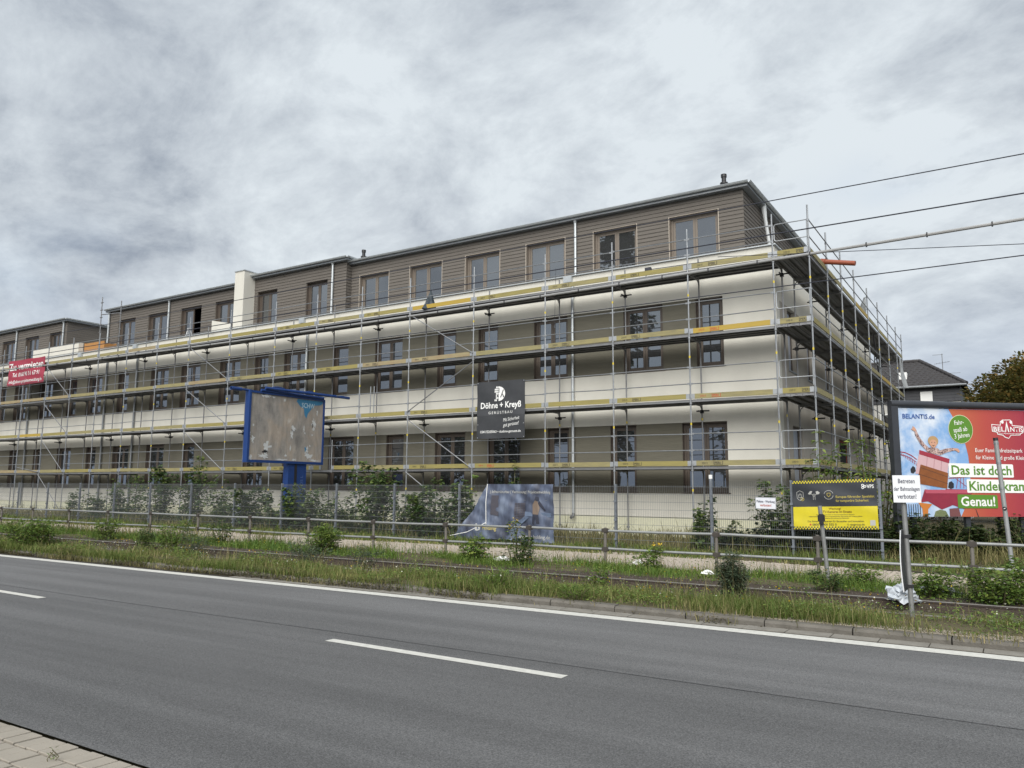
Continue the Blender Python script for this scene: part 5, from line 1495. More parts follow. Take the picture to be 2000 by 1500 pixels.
rL, rR = Vector((hx0 + 2.5, 50.6, zRd)), Vector((-4.25, 50.6, zRd))
bR = Vector((hx1 + eo, hy + 7 + eo, zE)); rB = Vector((-4.25, 52.4, zRd)); bL = Vector((hx0 - eo, hy + 7 + eo, zE))
rf.face(eR, bR, rB, rR); rf.face(bL, rL, rB, bR); rf.face(eL, rL, bL); rf.face(rL, rR, rB)
rf.face(eL - Vector((0, 0, .06)), eR - Vector((0, 0, .06)), rR - Vector((0, 0, .06)), rL - Vector((0, 0, .06)))
roofo = rf.build('roof', tile_m, hs)
tl = MB(); rows = 12
for r in range(rows):
    t0, t1 = r / rows, (r + 1) / rows + .012
    La, Ra = eL.lerp(rL, t0), eR.lerp(rR, t0); Lb, Rb = eL.lerp(rL, min(t1, 1)), eR.lerp(rR, min(t1, 1))
    n = int((Ra.x - La.x) / .30) * 4; i0 = len(tl.v)
    for i in range(n + 1):
        u = i / n; k = .022 * math.sin(u * n / 4 * 6.283)
        a = La.lerp(Ra, u); c = La.lerp(Ra, u).lerp(Lb.lerp(Rb, u), 1)
        tl.v.append((a.x, a.y - .02, a.z + .045 + k)); tl.v.append((c.x, c.y, c.z + .012 + k)); tl.v.append((a.x, a.y - .02, a.z + .002))
    for i in range(n):
        q = i0 + i * 3
        tl.f += [(q, q + 3, q + 4, q + 1), (q + 2, q + 5, q + 3, q)]; tl.mi += [0, 0]
tag(tl.build('roof_tiles', tile_m, roofo), kind='stuff')
for a, c in ((eR, rR), (rL, rR)):
    n = max(3, int((c - a).length / .35)); b = MB()
    for i in range(n):
        p, q = a.lerp(c, i / n), a.lerp(c, (i + 1.08) / n); b.tube([p + Vector((0, 0, .05)), q + Vector((0, 0, .06))], [.11, .09], 8)
    tag(b.build('ridge_tiles', tile_m, roofo, smooth=True), kind='stuff')
b = MB(); b.tube([eL + Vector((0, -.06, -.02)), eR + Vector((0, -.06, -.02))], .06, 8); b.build('gutter', zinc_dull, roofo, smooth=True)
b = MB(); b.box(-5.15, -4.75, 48.55, 49.0, Z(6.05), Z(6.55)); b.build('roof_light', white, roofo)
an = MB(); ax, ay = -3.2, 52.5
an.tube([(ax, ay, Z(6.2)), (ax, ay, Z(8.05))], .022, 6); an.tube([(ax - .5, ay, Z(8.0)), (ax + .05, ay, Z(8.0))], .012, 5); an.tube([(ax - .45, ay, Z(7.45)), (ax + .4, ay, Z(7.55))], .012, 5); an.tube([(ax - .1, ay, Z(6.85)), (ax + .9, ay, Z(6.85))], .012, 5)
for k in range(5): an.tube([(ax - .3 + k * .15, ay - .2, Z(7.48) + k * .02), (ax - .3 + k * .15, ay + .2, Z(7.48) + k * .02)], .008, 4)
an.build('aerial', galv_dark, hs)

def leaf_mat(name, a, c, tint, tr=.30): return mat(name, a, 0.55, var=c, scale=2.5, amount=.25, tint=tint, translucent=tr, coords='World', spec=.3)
lf_maple = leaf_mat('maple_leaf', (0.062, 0.108, 0.039), (0.041, 0.080, 0.030), (0.180, 0.234, 0.062))
lf_dark = leaf_mat('bramble_leaf', (0.044, 0.074, 0.025), (0.030, 0.053, 0.019), (0.105, 0.136, 0.039))
lf_bright = leaf_mat('bright_leaf', (0.116, 0.196, 0.041), (0.080, 0.145, 0.032), (0.246, 0.304, 0.065))
lf_grey = leaf_mat('mugwort_leaf', (0.084, 0.119, 0.072), (0.061, 0.090, 0.055), (0.145, 0.181, 0.109))
lf_chest = leaf_mat('chestnut_leaf', (0.113, 0.117, 0.034), (0.072, 0.087, 0.026), (0.255, 0.160, 0.047))
lf_olive = leaf_mat('straggly_leaf', (0.075, 0.080, 0.030), (0.055, 0.050, 0.024), (0.16, 0.12, 0.055))
lf_street = leaf_mat('street_tree_leaf', (0.04, 0.055, 0.022), (0.03, 0.042, 0.016), (0.06, 0.08, 0.03))
bark = mat('bark', (0.11, 0.09, 0.07), 0.9, var=(0.06, 0.05, 0.04), scale=8, stretch=(1, 1, .2), bump=.6, bscale=20)
stem_m = mat('green_stem', (0.12, 0.12, 0.05), 0.8, var=(0.09, 0.07, 0.04), scale=5)
def leaves(P, D, size, rs, droop=.35, width=.42, flat=.5):
    """P points, D outward directions: one folded four-corner leaf each"""
    n = len(P); D = D + rs.normal(0, .35, (n, 3)); D[:, 2] = D[:, 2] * flat - droop * rs.uniform(.2, 1.3, n)
    D /= np.linalg.norm(D, axis=1)[:, None] + 1e-9
    up = np.array([0, 0, 1.0]) + rs.normal(0, .28, (n, 3))
    side = np.cross(D, up); side /= np.linalg.norm(side, axis=1)[:, None] + 1e-9
    nrm = np.cross(side, D)
    s = (size * rs.uniform(.6, 1.25, n))[:, None]
    V = np.empty((n, 4, 3))
    V[:, 0] = P; V[:, 2] = P + D * s
    mid = P + D * s * .48
    V[:, 1] = mid + side * s * width + nrm * s * .10; V[:, 3] = mid - side * s * width + nrm * s * .10
    return V.reshape(-1, 3), np.arange(n * 4).reshape(n, 4), np.repeat(rs.uniform(0, 1, n) ** 2.2, 4)
def leaf_mesh(name, P, D, size, m, rs, **k):
    hb_ = k.pop('tips', None)
    V, Q, T_ = leaves(P, D, size, rs, **k)
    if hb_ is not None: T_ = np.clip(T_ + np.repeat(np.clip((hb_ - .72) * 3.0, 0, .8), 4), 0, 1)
    return fast_mesh(name, V, Q, m, tint=T_)
def shrub(name, label, loc, h, r, nst, nleaf, size, m, seed, group, cat='shrub', arch=.35, low=.05, droop=.35, flat=.5, width=.42, bushy=1.0, flowers=None):
    """upright stems with layered leaves around them"""
    rs = np.random.RandomState(seed); t = thing(name, label, cat, loc, group)
    st = MB(); P = []; D = []
    for i in range(nst):
        a = rs.uniform(0, 6.283); rr = r * math.sqrt(rs.uniform(0, 1)) ; hh = h * rs.uniform(.55, 1.0) * (1 - .35 * (rr / (r + 1e-6)))
        b0 = Vector((loc[0] + .3 * rr * math.cos(a), loc[1] + .3 * rr * math.sin(a), loc[2] - .03))
        tip = Vector((loc[0] + rr * math.cos(a), loc[1] + rr * math.sin(a), loc[2] + hh))
        mid = b0.lerp(tip, .5) + Vector((0, 0, hh * arch * .3)) + Vector((rs.normal(0, .03), rs.normal(0, .03), 0))
        pts = [b0, mid, tip]; st.tube(pts, [.012 * h ** .5, .008 * h ** .5, .003], 4, cap=False)
        n = max(3, int(nleaf / nst))
        # leaves in whorls along the stem
        nodes = np.sort(rs.uniform(low, 1.0, max(3, n // 5)))
        for q in range(n):
            u = nodes[rs.randint(len(nodes))]
            p = (1 - u) ** 2 * np.array(b0) + 2 * u * (1 - u) * np.array(mid) + u * u * np.array(tip)
            a2 = rs.uniform(0, 6.283); sp = bushy * r * .42 * (1.08 - u) ** .6 * rs.uniform(.15, 1.0)
            d = np.array([math.cos(a2), math.sin(a2), .25]); P.append(p + d * sp + np.array([0, 0, rs.normal(0, .015)])); D.append(d)
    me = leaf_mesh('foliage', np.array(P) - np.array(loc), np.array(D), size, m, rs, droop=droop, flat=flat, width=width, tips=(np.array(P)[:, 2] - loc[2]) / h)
    st.build('stem', stem_m, t)
    link_mesh('foliage', me, loc, t)
    if flowers:
        fm, nf = flowers
        idx = np.argsort(-np.array(P)[:, 2])[:nf * 2:2]
        fp = np.array(P)[idx] - np.array(loc) + [0, 0, .05]
        fme = leaf_mesh('flowers', fp, np.tile([[0, 0, 1.0]], (len(fp), 1)) + rs.normal(0, .5, (len(fp), 3)), 0.032, fm, rs, droop=0, flat=1, width=.5)
        o = link_mesh('flowers', fme, loc, t); tag(o, kind='stuff')
    return t
def tree(name, label, loc, h, r, trunk_h, nclump, nper, size, m, seed, group, sx=1.0, top=1.0):
    rs = np.random.RandomState(seed); t = thing(name, label, 'tree', loc, group)
    loc = np.array(loc, float); b = MB()
    b.tube([Vector(loc + [0, 0, -.1]), Vector(loc + [.05, .03, trunk_h * .6]), Vector(loc + [0, .05, trunk_h + (h - trunk_h) * .6])], [.05 * h ** .9 * .55, .04 * h ** .9 * .5, .05], 8)
    cz = trunk_h + (h - trunk_h) * .5; hz = (h - trunk_h) * .5
    P = []; D = []
    for i in range(nclump):
        d = rs.normal(0, 1, 3); d /= np.linalg.norm(d); k = rs.uniform(.35, 1.0) ** .5
        c = np.array([d[0] * r * sx * k, d[1] * r * k, d[2] * hz * k])
        taper = 1 - (1 - top) * max(0, c[2] / hz)
        c[:2] *= taper
        base = loc + np.array([0, 0, cz]); cc = base + c
        if i % 3 == 0: b.tube([Vector(loc + [0, 0, trunk_h + (c[2] + hz) * .45]), Vector((base + c * .55 + [0, 0, -.1])), Vector(cc)], [.05, .03, .008], 5, cap=False)
        cr_ = r * rs.uniform(.16, .30)
        q = rs.normal(0, 1, (nper, 3)); q /= np.linalg.norm(q, axis=1)[:, None]
        q *= (rs.uniform(.3, 1, nper) ** .4)[:, None]
        P.append(cc + q * [cr_, cr_, cr_ * .7]); D.append(q + d * .6)
    P = np.concatenate(P); D = np.concatenate(D)
    b.build('trunk', bark, t, smooth=True)
    link_mesh('crown', leaf_mesh('crown', P - loc, D, size, m, rs, droop=.3, flat=.7), tuple(loc), t)
    return t
tree('chestnut_tree', 'browning chestnut tree with a round crown behind the big poster', (1.55, 44, 0), 7.8, 3.3, 1.4, 620, 180, .16, lf_chest, 21, None)
tree('broadleaf_tree', 'green tree showing through the far end of the side scaffold', (-3.4, 46.0, 0), 4.2, 2.0, 1.0, 60, 50, .22, lf_maple, 25, None)
# street trees on the opposite side of the road, seen as reflections in the windows
for i, (x, y, h, r, lab) in enumerate(((-30, -17, 29, 3.4, 'tall slim poplar across the road, mirrored in a top-floor window'), )):
    tree('poplar_tree', lab, (x, y, 0), h, r, 3.0, 150, 40, .55, lf_street, 40, None, top=.35)
for i, (x, h, r) in enumerate(((-6, 9.5, 5), (-17, 11.5, 5.5), (-42, 10.5, 5.5), (-54, 12, 6), (-68, 11, 6), (-84, 12, 6.5), (-101, 12.5, 7))):
    tree('street_tree', ('nearest', 'second', 'third', 'fourth', 'fifth', 'sixth', 'farthest')[i] + ' broad tree across the road from the right, mirrored darkly in the lower windows', (x, -17 - (i % 2) * 3, 0), h, r, 2.0, 90, 40, .6, lf_street, 50 + i, 'trees across the road')

# ================================================================ shrubs and weeds
G1 = 'saplings along the fence'
SH = [  # x, y, height, radius, stems, leaves, size, material, label
 (-37.3, 20.6, 1.6, .55, 6, 260, .13, lf_maple, 'small sapling behind the fence near the left picture edge'),
 (-33.6, 20.7, 2.3, .9, 9, 700, .14, lf_maple, 'leafy sapling behind the fence, third clump from the left'),
 (-31.2, 20.8, 2.6, .9, 9, 760, .14, lf_maple, 'tall leafy sapling clump left of the two tallest fence saplings'),
 (-28.9, 20.7, 2.6, .8, 9, 760, .14, lf_maple, 'tall sapling clump left of the blue sign with pale tips'),
 (-27.2, 20.7, 1.9, .55, 6, 300, .13, lf_maple, 'slim sapling just left of the blue column bushes'),
 (-24.6, 20.3, 1.7, .9, 10, 800, .14, lf_maple, 'bushy sapling hiding the left side of the blue column'),
 (-21.6, 20.4, 1.75, 1.0, 12, 900, .14, lf_maple, 'bushy sapling at the right foot of the blue column'),
 (-18.6, 20.4, 2.5, .95, 12, 1100, .145, lf_maple, 'tall bright-tipped sapling between the blue sign and the torn banner'),
 (-16.0, 20.4, 1.95, .95, 12, 950, .14, lf_maple, 'rounded sapling clump in the middle of the fence'),
 (-14.5, 20.3, 2.05, .6, 8, 520, .14, lf_maple, 'narrow sapling touching the left edge of the torn banner'),
 (-6.95, 19.95, 1.55, .45, 6, 330, .12, lf_maple, 'small sapling beside the white-capped fence post'),
 (-5.0, 20.3, 1.75, .75, 9, 620, .13, lf_maple, 'sapling behind the small white fence notice'),
 (-35.5, 20.6, 1.2, .6, 7, 330, .13, lf_maple, 'low sapling between the two leftmost taller clumps behind the fence'),
 (-26.0, 20.5, 1.25, .6, 8, 380, .13, lf_maple, 'low sapling clump at the white rubbish sack'),
 (-22.9, 20.0, 1.3, .5, 8, 420, .13, lf_maple, 'low sapling right in front of the blue column'),
 (-20.2, 20.6, 1.3, .6, 8, 420, .13, lf_maple, 'low sapling between the blue column bush and the tallest sapling'),
 (-17.3, 20.6, 1.35, .55, 8, 400, .13, lf_maple, 'low sapling right of the tallest bright-tipped sapling'),
]
for i, (x, y, h, r, ns, nl, sz, m, lab) in enumerate(SH):
    shrub('sapling', lab, (x, y, .08), h * 1.28, r * 1.05, ns, int(nl * 3.0), sz * .92, m, 100 + i, G1, droop=.5)
shrub('climbing_vine', 'thin leafy vine climbing the scaffold pole above the torn banner', (-14.05, 22.2, .1), 3.9, .40, 5, 330, .12, lf_maple, 140, None, 'vine', bushy=.8)
shrub('climbing_vine', 'bright green vine climbing left of the black banner above the fence', (-15.7, 21.9, .1), 3.1, .34, 4, 260, .12, lf_bright, 141, None, 'vine', bushy=.8)
shrub('ash_shrub', 'tall feathery ash shrub behind the yellow banner', (-4.1, 20.9, .1), 3.5, .9, 12, 1300, .15, lf_bright, 143, 'ash shrubs by the corner', width=.2, droop=.55)
shrub('ash_shrub', 'feathery ash shrub right of the yellow banner top', (-2.95, 21.0, .1), 3.6, .85, 12, 1300, .15, lf_bright, 144, 'ash shrubs by the corner', width=.2, droop=.55)
BR = ((-6.1, .75, 'low bramble bush at the fence foot below the small white notice'), (-5.3, .95, 'bramble bush just left of the yellow banner'), (-4.5, 1.15, 'dark bramble bush below the left end of the yellow banner'), (-3.75, 1.2, 'dark bramble bush below the middle of the yellow banner'), (-3.05, 1.3, 'dark bramble bush below the right end of the yellow banner'), (-2.3, 1.45, 'dense bramble bush between the yellow banner and the big poster'), (-1.55, 1.25, 'dense bramble bush under the left edge of the big poster'), (-.8, 1.2, 'dense bramble bush under the middle of the big poster'), (0.0, 1.25, 'dense bramble bush right of the tall grey post'), (.8, 1.3, 'bramble bush beyond the right picture edge'))
for i, (x, h, lab) in enumerate(BR):
    yy = 20.35 if x < -2.6 else 20.75 + (x + 2.3) * .8
    shrub('bramble_bush', lab, (x, yy, .05), h * 1.1, .55, 20, 2100, .095, lf_dark, 160 + i, 'brambles behind the fence', arch=.6, low=.0, bushy=1.35)
WD = [  # weeds between road and path
 ('leafy_weed', (-21.4, 10.75, .1), .78, .75, 22, 2600, .075, lf_bright, 'large bright green weed bush at the left picture edge by the road'),
 ('leafy_weed', (-23.4, 13.9, .05), .80, .45, 12, 800, .08, lf_bright, 'bright weed clump by the track, second from the left'),
 ('leafy_weed', (-17.3, 12.0, .02), .85, .50, 14, 1000, .075, lf_bright, 'leafy weed clump by the track left of the blue sign'),
 ('leafy_weed', (-18.9, 14.6, .05), .95, .40, 10, 600, .08, lf_maple, 'dark leafy weed standing at the railing post below the saplings'),
 ('mugwort', (-16.1, 11.6, .05), .75, .38, 12, 700, .07, lf_grey, 'grey green mugwort in the verge left of the yellow-green bush'),
 ('round_bush', (-14.5, 14.15, .05), .74, .52, 26, 2400, .07, lf_bright, 'round yellow green bush beside the rail in the middle left'),
 ('mugwort', (-12.6, 11.9, .03), .62, .45, 14, 900, .07, lf_grey, 'grey green mugwort growing over the rail right of the round bush'),
 ('leafy_weed', (-10.2, 14.6, .05), .58, .34, 10, 620, .10, lf_bright, 'small bright shrub at the path edge below the torn banner'),
 ('goldenrod', (-9.1, 14.55, .05), .95, .36, 11, 620, .09, lf_maple, 'goldenrod clump with yellow flowers below the torn banner'),
 ('conical_bush', (-3.62, 11.75, .05), .78, .24, 34, 5200, .048, lf_grey, 'dark egg-shaped bush standing in the verge grass by the kerb'),
 ('leafy_weed', (-6.3, 15.2, .05), .55, .35, 10, 420, .08, lf_bright, 'weed clump with yellow flowers in front of the path centre right'),
 ('leafy_weed', (-1.25, 13.95, .05), .55, .42, 14, 900, .07, lf_bright, 'weed clump right of the white plastic bag'),
 ('leafy_weed', (-.30, 13.7, .05), .66, .46, 16, 1400, .075, lf_bright, 'leafy weed clump at the right picture edge by the railing'),
 ('leafy_weed', (.35, 14.2, .05), 1.0, .60, 16, 1500, .085, lf_bright, 'tall yellow-flowered weeds cut off by the right picture edge'),
 ('leafy_weed', (-2.3, 14.9, .05), .42, .35, 10, 420, .07, lf_bright, 'low weed clump at the foot of the leaning bare post'),
]
WD += [
 ('leafy_weed', (-25.2, 12.6, .03), .70, .35, 9, 600, .07, lf_bright, 'upright weed by the track at the far left behind the big bush'),
 ('leafy_weed', (-20.0, 12.9, .0), .72, .32, 9, 600, .07, lf_maple, 'upright dark weed between the rails, left of the mugwort'),
 ('leafy_weed', (-15.3, 14.9, .05), .62, .34, 9, 560, .07, lf_bright, 'weed clump at the path edge behind the round bush'),
 ('mugwort', (-11.4, 12.3, .0), .55, .36, 11, 700, .06, lf_grey, 'low mugwort spreading over the rail below the torn banner'),
 ('grass_tuft', (-6.9, 10.35, .08), .34, .30, 26, 420, .15, lf_bright, 'bright grass tuft leaning over the kerb in the middle'),
 ('grass_tuft', (-5.4, 10.25, .06), .26, .24, 22, 300, .12, lf_bright, 'small grass tuft on the kerb right of the bright tuft'),
 ('leafy_weed', (-5.75, 11.6, .08), .36, .22, 9, 420, .06, lf_bright, 'light green weed in the verge left of the dark egg-shaped bush'),
 ('leafy_weed', (-2.7, 13.8, .05), .40, .30, 9, 420, .06, lf_maple, 'low weed over the rail left of the sign post'),
]
yellow_f = mat('yellow_petals', (0.60, 0.42, 0.02), .6, tint=(0.5, 0.3, 0.02)); white_f = mat('white_petals', (0.62, 0.62, 0.52), .6)
for i, (nm, loc, h, r, ns, nl, sz, m, lab) in enumerate(WD):
    fl = (yellow_f, 34) if nm == 'goldenrod' else ((yellow_f, 16) if 'yellow flowers' in lab or 'yellow-flowered' in lab else None)
    shrub(nm, lab, loc, h * 1.18, r, ns, int(nl * 1.25), sz, m, 200 + i, 'weeds on the verge', 'weed', arch=.5, low=.0, bushy=1.3, width={'mugwort': .16, 'grass_tuft': .05, 'conical_bush': .16}.get(nm, .30), flowers=fl, droop=-.6 if nm == 'grass_tuft' else .35)
shrub('pavement_weed', 'single thin weed growing from a paving joint at bottom left', (-5.02, 2.72, .012), .13, .03, 3, 16, .035, lf_bright, 260, None, 'weed', width=.10, droop=-.5)

# ---------------------------------------------------------------- grass
gr_a = mat('verge_grass_blade', (0.115, 0.169, 0.035), .6, var=(0.081, 0.132, 0.027), scale=1.5, tint=(0.324, 0.290, 0.115), translucent=.3, coords='World', spec=.25)
gr_b = mat('lush_grass_blade', (0.095, 0.176, 0.027), .6, var=(0.068, 0.135, 0.024), scale=1.5, tint=(0.203, 0.257, 0.054), translucent=.3, coords='World', spec=.25)
gr_c = mat('dry_grass_blade', (0.162, 0.155, 0.061), .7, var=(0.115, 0.121, 0.041), scale=1.2, tint=(0.405, 0.338, 0.176), translucent=.25, coords='World', spec=.2)
def gnoise(x, y, s):
    return .5 + .25 * (np.sin(x * 1.7 * s + 1.3 * np.sin(y * 2.1 * s)) + np.sin(y * 2.9 * s + x * .9 * s + 2 * np.sin(x * .6 * s)))
def grass(name, label_, x0, x1, y0, y1, dens, h0, h1, w, m, seed, zf, patch=.35, lod=None, edge=None):
    rs = np.random.RandomState(seed); n = int((x1 - x0) * (y1 - y0) * dens)
    x = rs.uniform(x0, x1, n); y = rs.uniform(y0, y1, n)
    keep = rs.uniform(0, 1, n) < np.clip((gnoise(x, y, 1.0) - patch) * 2.6 + .25, .04, 1)
    if lod: keep &= rs.uniform(0, 1, n) < np.clip(lod / np.hypot(x, y), .25, 1)
    x, y = x[keep], y[keep]; n = len(x)
    pn = gnoise(x, y, .8)
    h = rs.uniform(h0, h1, n) * (.55 + .75 * pn) * np.where(rs.uniform(0, 1, n) < .05, 1.7, 1)
    ww = w * rs.uniform(.7, 1.4, n) * np.clip(np.hypot(x, y) / 14, 1, 2.2)
    a = rs.uniform(0, 6.283, n); lean = rs.uniform(.1, .75, n)
    dx, dy = np.cos(a), np.sin(a); sx_, sy_ = -np.sin(a + rs.normal(0, .5, n)), np.cos(a)
    z = zf(y)
    V = np.empty((n, 6, 3)); 
    def put(i, t, sgn, wf):
        V[:, i, 0] = x + dx * lean * h * t ** 1.8 + sgn * sx_ * ww * wf; V[:, i, 1] = y + dy * lean * h * t ** 1.8 + sgn * sy_ * ww * wf; V[:, i, 2] = z + h * t * (1 - .25 * lean * t)
    put(0, 0, -1, 1); put(1, 0, 1, 1); put(2, .55, -1, .8); put(3, .55, 1, .8); put(4, 1, -1, .08); put(5, 1, 1, .08)
    b = np.arange(n)[:, None] * 6
    Q = np.concatenate([b + [0, 1, 3, 2], b + [2, 3, 5, 4]])
    T_ = np.repeat(rs.uniform(0, 1, n) ** 2 * (.4 + .9 * (1 - pn)), 6)
    o = link_mesh(name, fast_mesh(name, V.reshape(-1, 3), Q, m, tint=T_), (0, 0, 0))
    return tag(o, label_, 'grass', kind='stuff')
zv = lambda y: np.interp(y, [a for a, _ in prof], [c for _, c in prof]) - .01
grass('verge_grass', 'long green grass on the verge between kerb and tram rail', -26, 2.5, 10.16, 11.45, 1900, .05, .19, .0042, gr_a, 1, zv, patch=.42, lod=11)
grass('verge_grass', 'dry yellowish grass mixed into the verge', -26, 2.5, 10.16, 11.5, 520, .04, .16, .004, gr_c, 24, zv, patch=.2, lod=11)
grass('verge_grass', 'thick grass growing over the kerb at left', -26, -6.6, 9.97, 10.22, 2600, .06, .24, .0045, gr_a, 2, lambda y: .04 + 0 * y, patch=.05)
grass('kerb_tufts', 'tufts of dry grass hanging over the kerb', -9, 1.0, 9.95, 10.2, 1100, .06, .20, .004, gr_c, 22, lambda y: .06 + 0 * y, patch=.55)
grass('dead_stalks', 'dead stalks and seed heads standing in the verge', -26, 2.5, 10.2, 11.6, 45, .22, .42, .0028, gr_c, 23, zv, patch=.1)
grass('gutter_weeds', 'weeds sprouting along the gutter below the kerb', -26, -3.0, 9.84, 10.0, 900, .05, .15, .004, gr_c, 12, lambda y: 0 * y, patch=.48)
grass('track_grass', 'sparse dry grass between the tram rails', -32, 2.5, 11.45, 13.1, 240, .03, .11, .004, gr_c, 3, zv, patch=.42, lod=13)
grass('path_grass', 'lush green grass strip between rail and path', -36, 2.5, 13.85, 15.75, 760, .07, .24, .0045, gr_b, 4, zv, patch=.36, lod=14)
grass('path_grass', 'seed stalks standing along the near path edge', -36, 2.5, 14.6, 15.9, 60, .30, .55, .003, gr_c, 5, zv, patch=.2)
grass('fence_grass', 'rough grass between the path and the fence', -46, 3.0, 18.2, 19.9, 420, .08, .26, .006, gr_a, 6, lambda y: .03 + 0 * y, patch=.2, lod=20)
grass('fence_grass', 'tall dry grass behind the mesh fence', -46, 2.0, 19.7, 22.4, 190, .20, .60, .006, gr_c, 7, lambda y: .06 + 0 * y, patch=.15, lod=22)
grass('site_grass', 'dry weeds at the foot of the building wall', -50, 3.0, 22.3, 24.0, 80, .15, .45, .006, gr_c, 8, lambda y: .12 + 0 * y, patch=.3, lod=24)
def ground_cover(name, lab, n, x0, x1, y0, y1, m, size, seed, patch, hmax):
    rs = np.random.RandomState(seed); x = rs.uniform(x0, x1, n); y = rs.uniform(y0, y1, n)
    k = rs.uniform(0, 1, n) < np.clip((gnoise(x + 3, y + 1, 1.7) - patch) * 4, .02, 1); x, y = x[k], y[k]; n = len(x)
    P = np.stack([x, y, (zv(y) if y0 > 10.1 and y1 < 16 else np.where(y < 10, 0.0, .06)) + rs.uniform(.01, 1, n) ** 1.5 * hmax * (.3 + gnoise(x, y, 1.1))], 1)
    a = rs.uniform(0, 6.28, n)
    me = leaf_mesh(name, P, np.stack([np.cos(a), np.sin(a), .4 + 0 * a], 1), size, m, rs, droop=.15, flat=.6, width=.3)
    tag(link_mesh(name, me, (0, 0, 0)), lab, 'weeds', kind='stuff')
ground_cover('low_weeds', 'low leafy weeds mixed into the verge grass by the road', 42000, -26, 2.5, 10.15, 11.6, lf_bright, .040, 51, .36, .22)
ground_cover('low_weeds', 'low leafy weeds along the rail side of the path', 30000, -34, 2.5, 13.45, 15.7, lf_bright, .048, 52, .40, .26)
ground_cover('low_weeds', 'greyish weeds creeping over the tram rails', 9000, -30, 2.5, 11.6, 13.6, lf_grey, .045, 53, .62, .20)
ground_cover('kerb_weeds', 'dark straggly weeds covering the kerb at left', 26000, -26, -6.8, 9.86, 10.25, lf_olive, .035, 54, .10, .13)
ground_cover('kerb_weeds', 'straggly weeds at the kerb foot further right', 5000, -8, -2.2, 9.86, 10.1, lf_olive, .035, 56, .60, .10)
ground_cover('undergrowth', 'dark undergrowth behind the fence below the saplings', 26000, -37, -13.2, 19.75, 21.2, lf_dark, .085, 55, .12, .62)
ground_cover('path_edge_weeds', 'straggly weeds between the path and the fence', 16000, -44, 2.5, 18.5, 19.7, lf_maple, .055, 57, .35, .22)
def flowers(name, lab, n, x0, x1, y0, y1, zlo, zhi, m, size, seed):
    rs = np.random.RandomState(seed); x = rs.uniform(x0, x1, n); y = rs.uniform(y0, y1, n); k = rs.uniform(0, 1, n) < np.clip((gnoise(x, y, 1.4) - .35) * 3, .1, 1); x, y = x[k], y[k]
    P = np.stack([x, y, zv(y) + rs.uniform(zlo, zhi, len(x))], 1)
    me = leaf_mesh(name, P, np.tile([[0, -1.0, .7]], (len(x), 1)) + rs.normal(0, .4, (len(x), 3)), size, m, rs, droop=-.3, flat=1, width=.5)
    tag(link_mesh(name, me, (0, 0, 0)), lab, 'flowers', kind='stuff')
flowers('wildflowers', 'tiny yellow wildflowers scattered over the verge', 1900, -26, 2, 10.3, 15.4, .12, .34, yellow_f, .026, 31)
flowers('wildflowers', 'tiny white wildflowers scattered over the verge', 1000, -20, 2, 10.3, 12.2, .12, .30, white_f, .024, 32)
def gravel(name, lab, n, x0, x1, y0, y1, z, size, m, seed):
    rs = np.random.RandomState(seed); x = rs.uniform(x0, x1, n); y = rs.uniform(y0, y1, n); s = size * rs.uniform(.4, 1.3, n)
    base = np.array([[1, 0, 0], [-.5, .8, 0], [-.5, -.8, 0], [0, 0, .8]]); V = base[None] * s[:, None, None]
    a = rs.uniform(0, 6.28, n); c, sn = np.cos(a), np.sin(a)
    X = V[:, :, 0] * c[:, None] - V[:, :, 1] * sn[:, None]; Y = V[:, :, 0] * sn[:, None] + V[:, :, 1] * c[:, None]
    V = np.stack([X + x[:, None], Y + y[:, None], V[:, :, 2] + (z(y) if callable(z) else z)[:, None] if callable(z) else V[:, :, 2] + z], 2).reshape(-1, 3)
    b = np.arange(n)[:, None] * 4; Q = np.concatenate([b + [0, 1, 3], b + [1, 2, 3], b + [2, 0, 3]])
    tag(link_mesh(name, fast_mesh(name, V, Q, m), (0, 0, 0)), lab, 'gravel', kind='stuff')
stone_m = mat('ballast_stone', (0.15, 0.125, 0.105), .9, var=(0.06, 0.05, 0.042), scale=14, coords='World')
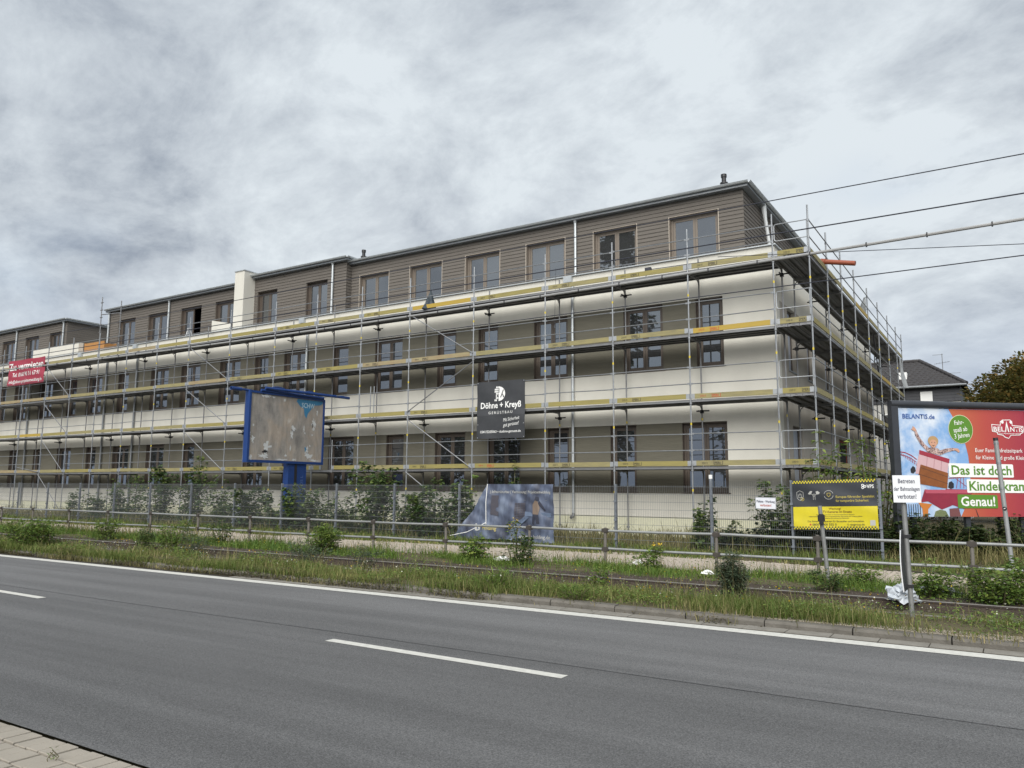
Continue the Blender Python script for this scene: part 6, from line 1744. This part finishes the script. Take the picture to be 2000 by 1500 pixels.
sand_m = mat('pale_grit', (0.34, 0.30, 0.24), .9, var=(0.24, 0.21, 0.17), scale=30, coords='World')
gravel('track_ballast', 'brown ballast stones between and beside the tram rails', 24000, -34, 2.5, 11.55, 14.2, zv, .022, stone_m, 41)
gravel('kerb_grit', 'pale grit along the back of the kerb at right', 7000, -3.6, 2.5, 10.13, 10.45, lambda y: .088 + 0 * y, .010, sand_m, 42)

# ---------------------------------------------------------------- litter
foil = mat('white_plastic_film', (0.66, 0.70, 0.74), .3, var=(0.50, 0.54, 0.58), scale=7, translucent=.25)
def crumple(name, lab, cat, c, sx, sy, sz, seed, m=foil, n=22):
    rs = np.random.RandomState(seed); b = MB(); rings = 13
    for i in range(rings + 1):
        ph = math.pi / 2 * i / rings
        for j in range(n):
            a = 6.283 * j / n; k = 1 + .30 * math.sin(3 * a + i) * math.cos(ph) + rs.normal(0, .22)
            b.v.append((c[0] + sx * k * math.cos(ph) * math.cos(a), c[1] + sy * k * math.cos(ph) * math.sin(a), c[2] + sz * (math.sin(ph) + rs.normal(0, .09))))
    for i in range(rings):
        for j in range(n):
            b.f.append((i * n + j, i * n + (j + 1) % n, (i + 1) * n + (j + 1) % n, (i + 1) * n + j)); b.mi.append(0)
    return tag(b.build(name, m), lab, cat)
crumple('plastic_bag', 'crumpled white plastic bag lying on the rail behind the sign post', 'bag', (-1.52, 13.15, .06), .19, .14, .22, 3)
crumple('plastic_bag', 'flat piece of white plastic film in the grass right of the sign post', 'bag', (-1.15, 14.3, .04), .26, .12, .16, 4)
crumple('litter', 'small white scrap of litter on the path below the fence centre', 'litter', (-6.75, 15.55, .10), .09, .06, .10, 5, white)
crumple('litter', 'small white scrap of litter at the foot of a railing post', 'litter', (-4.95, 14.6, .10), .10, .06, .07, 6, white)
crumple('litter', 'white crumpled paper in the grass below the goldenrod', 'litter', (-9.75, 14.95, .06), .16, .1, .10, 7, white)
crumple('rubbish_sack', 'white printed rubbish sack hanging by the fence left of the blue column', 'bag', (-25.1, 20.1, .40), .28, .2, .55, 8)
flush_texts()
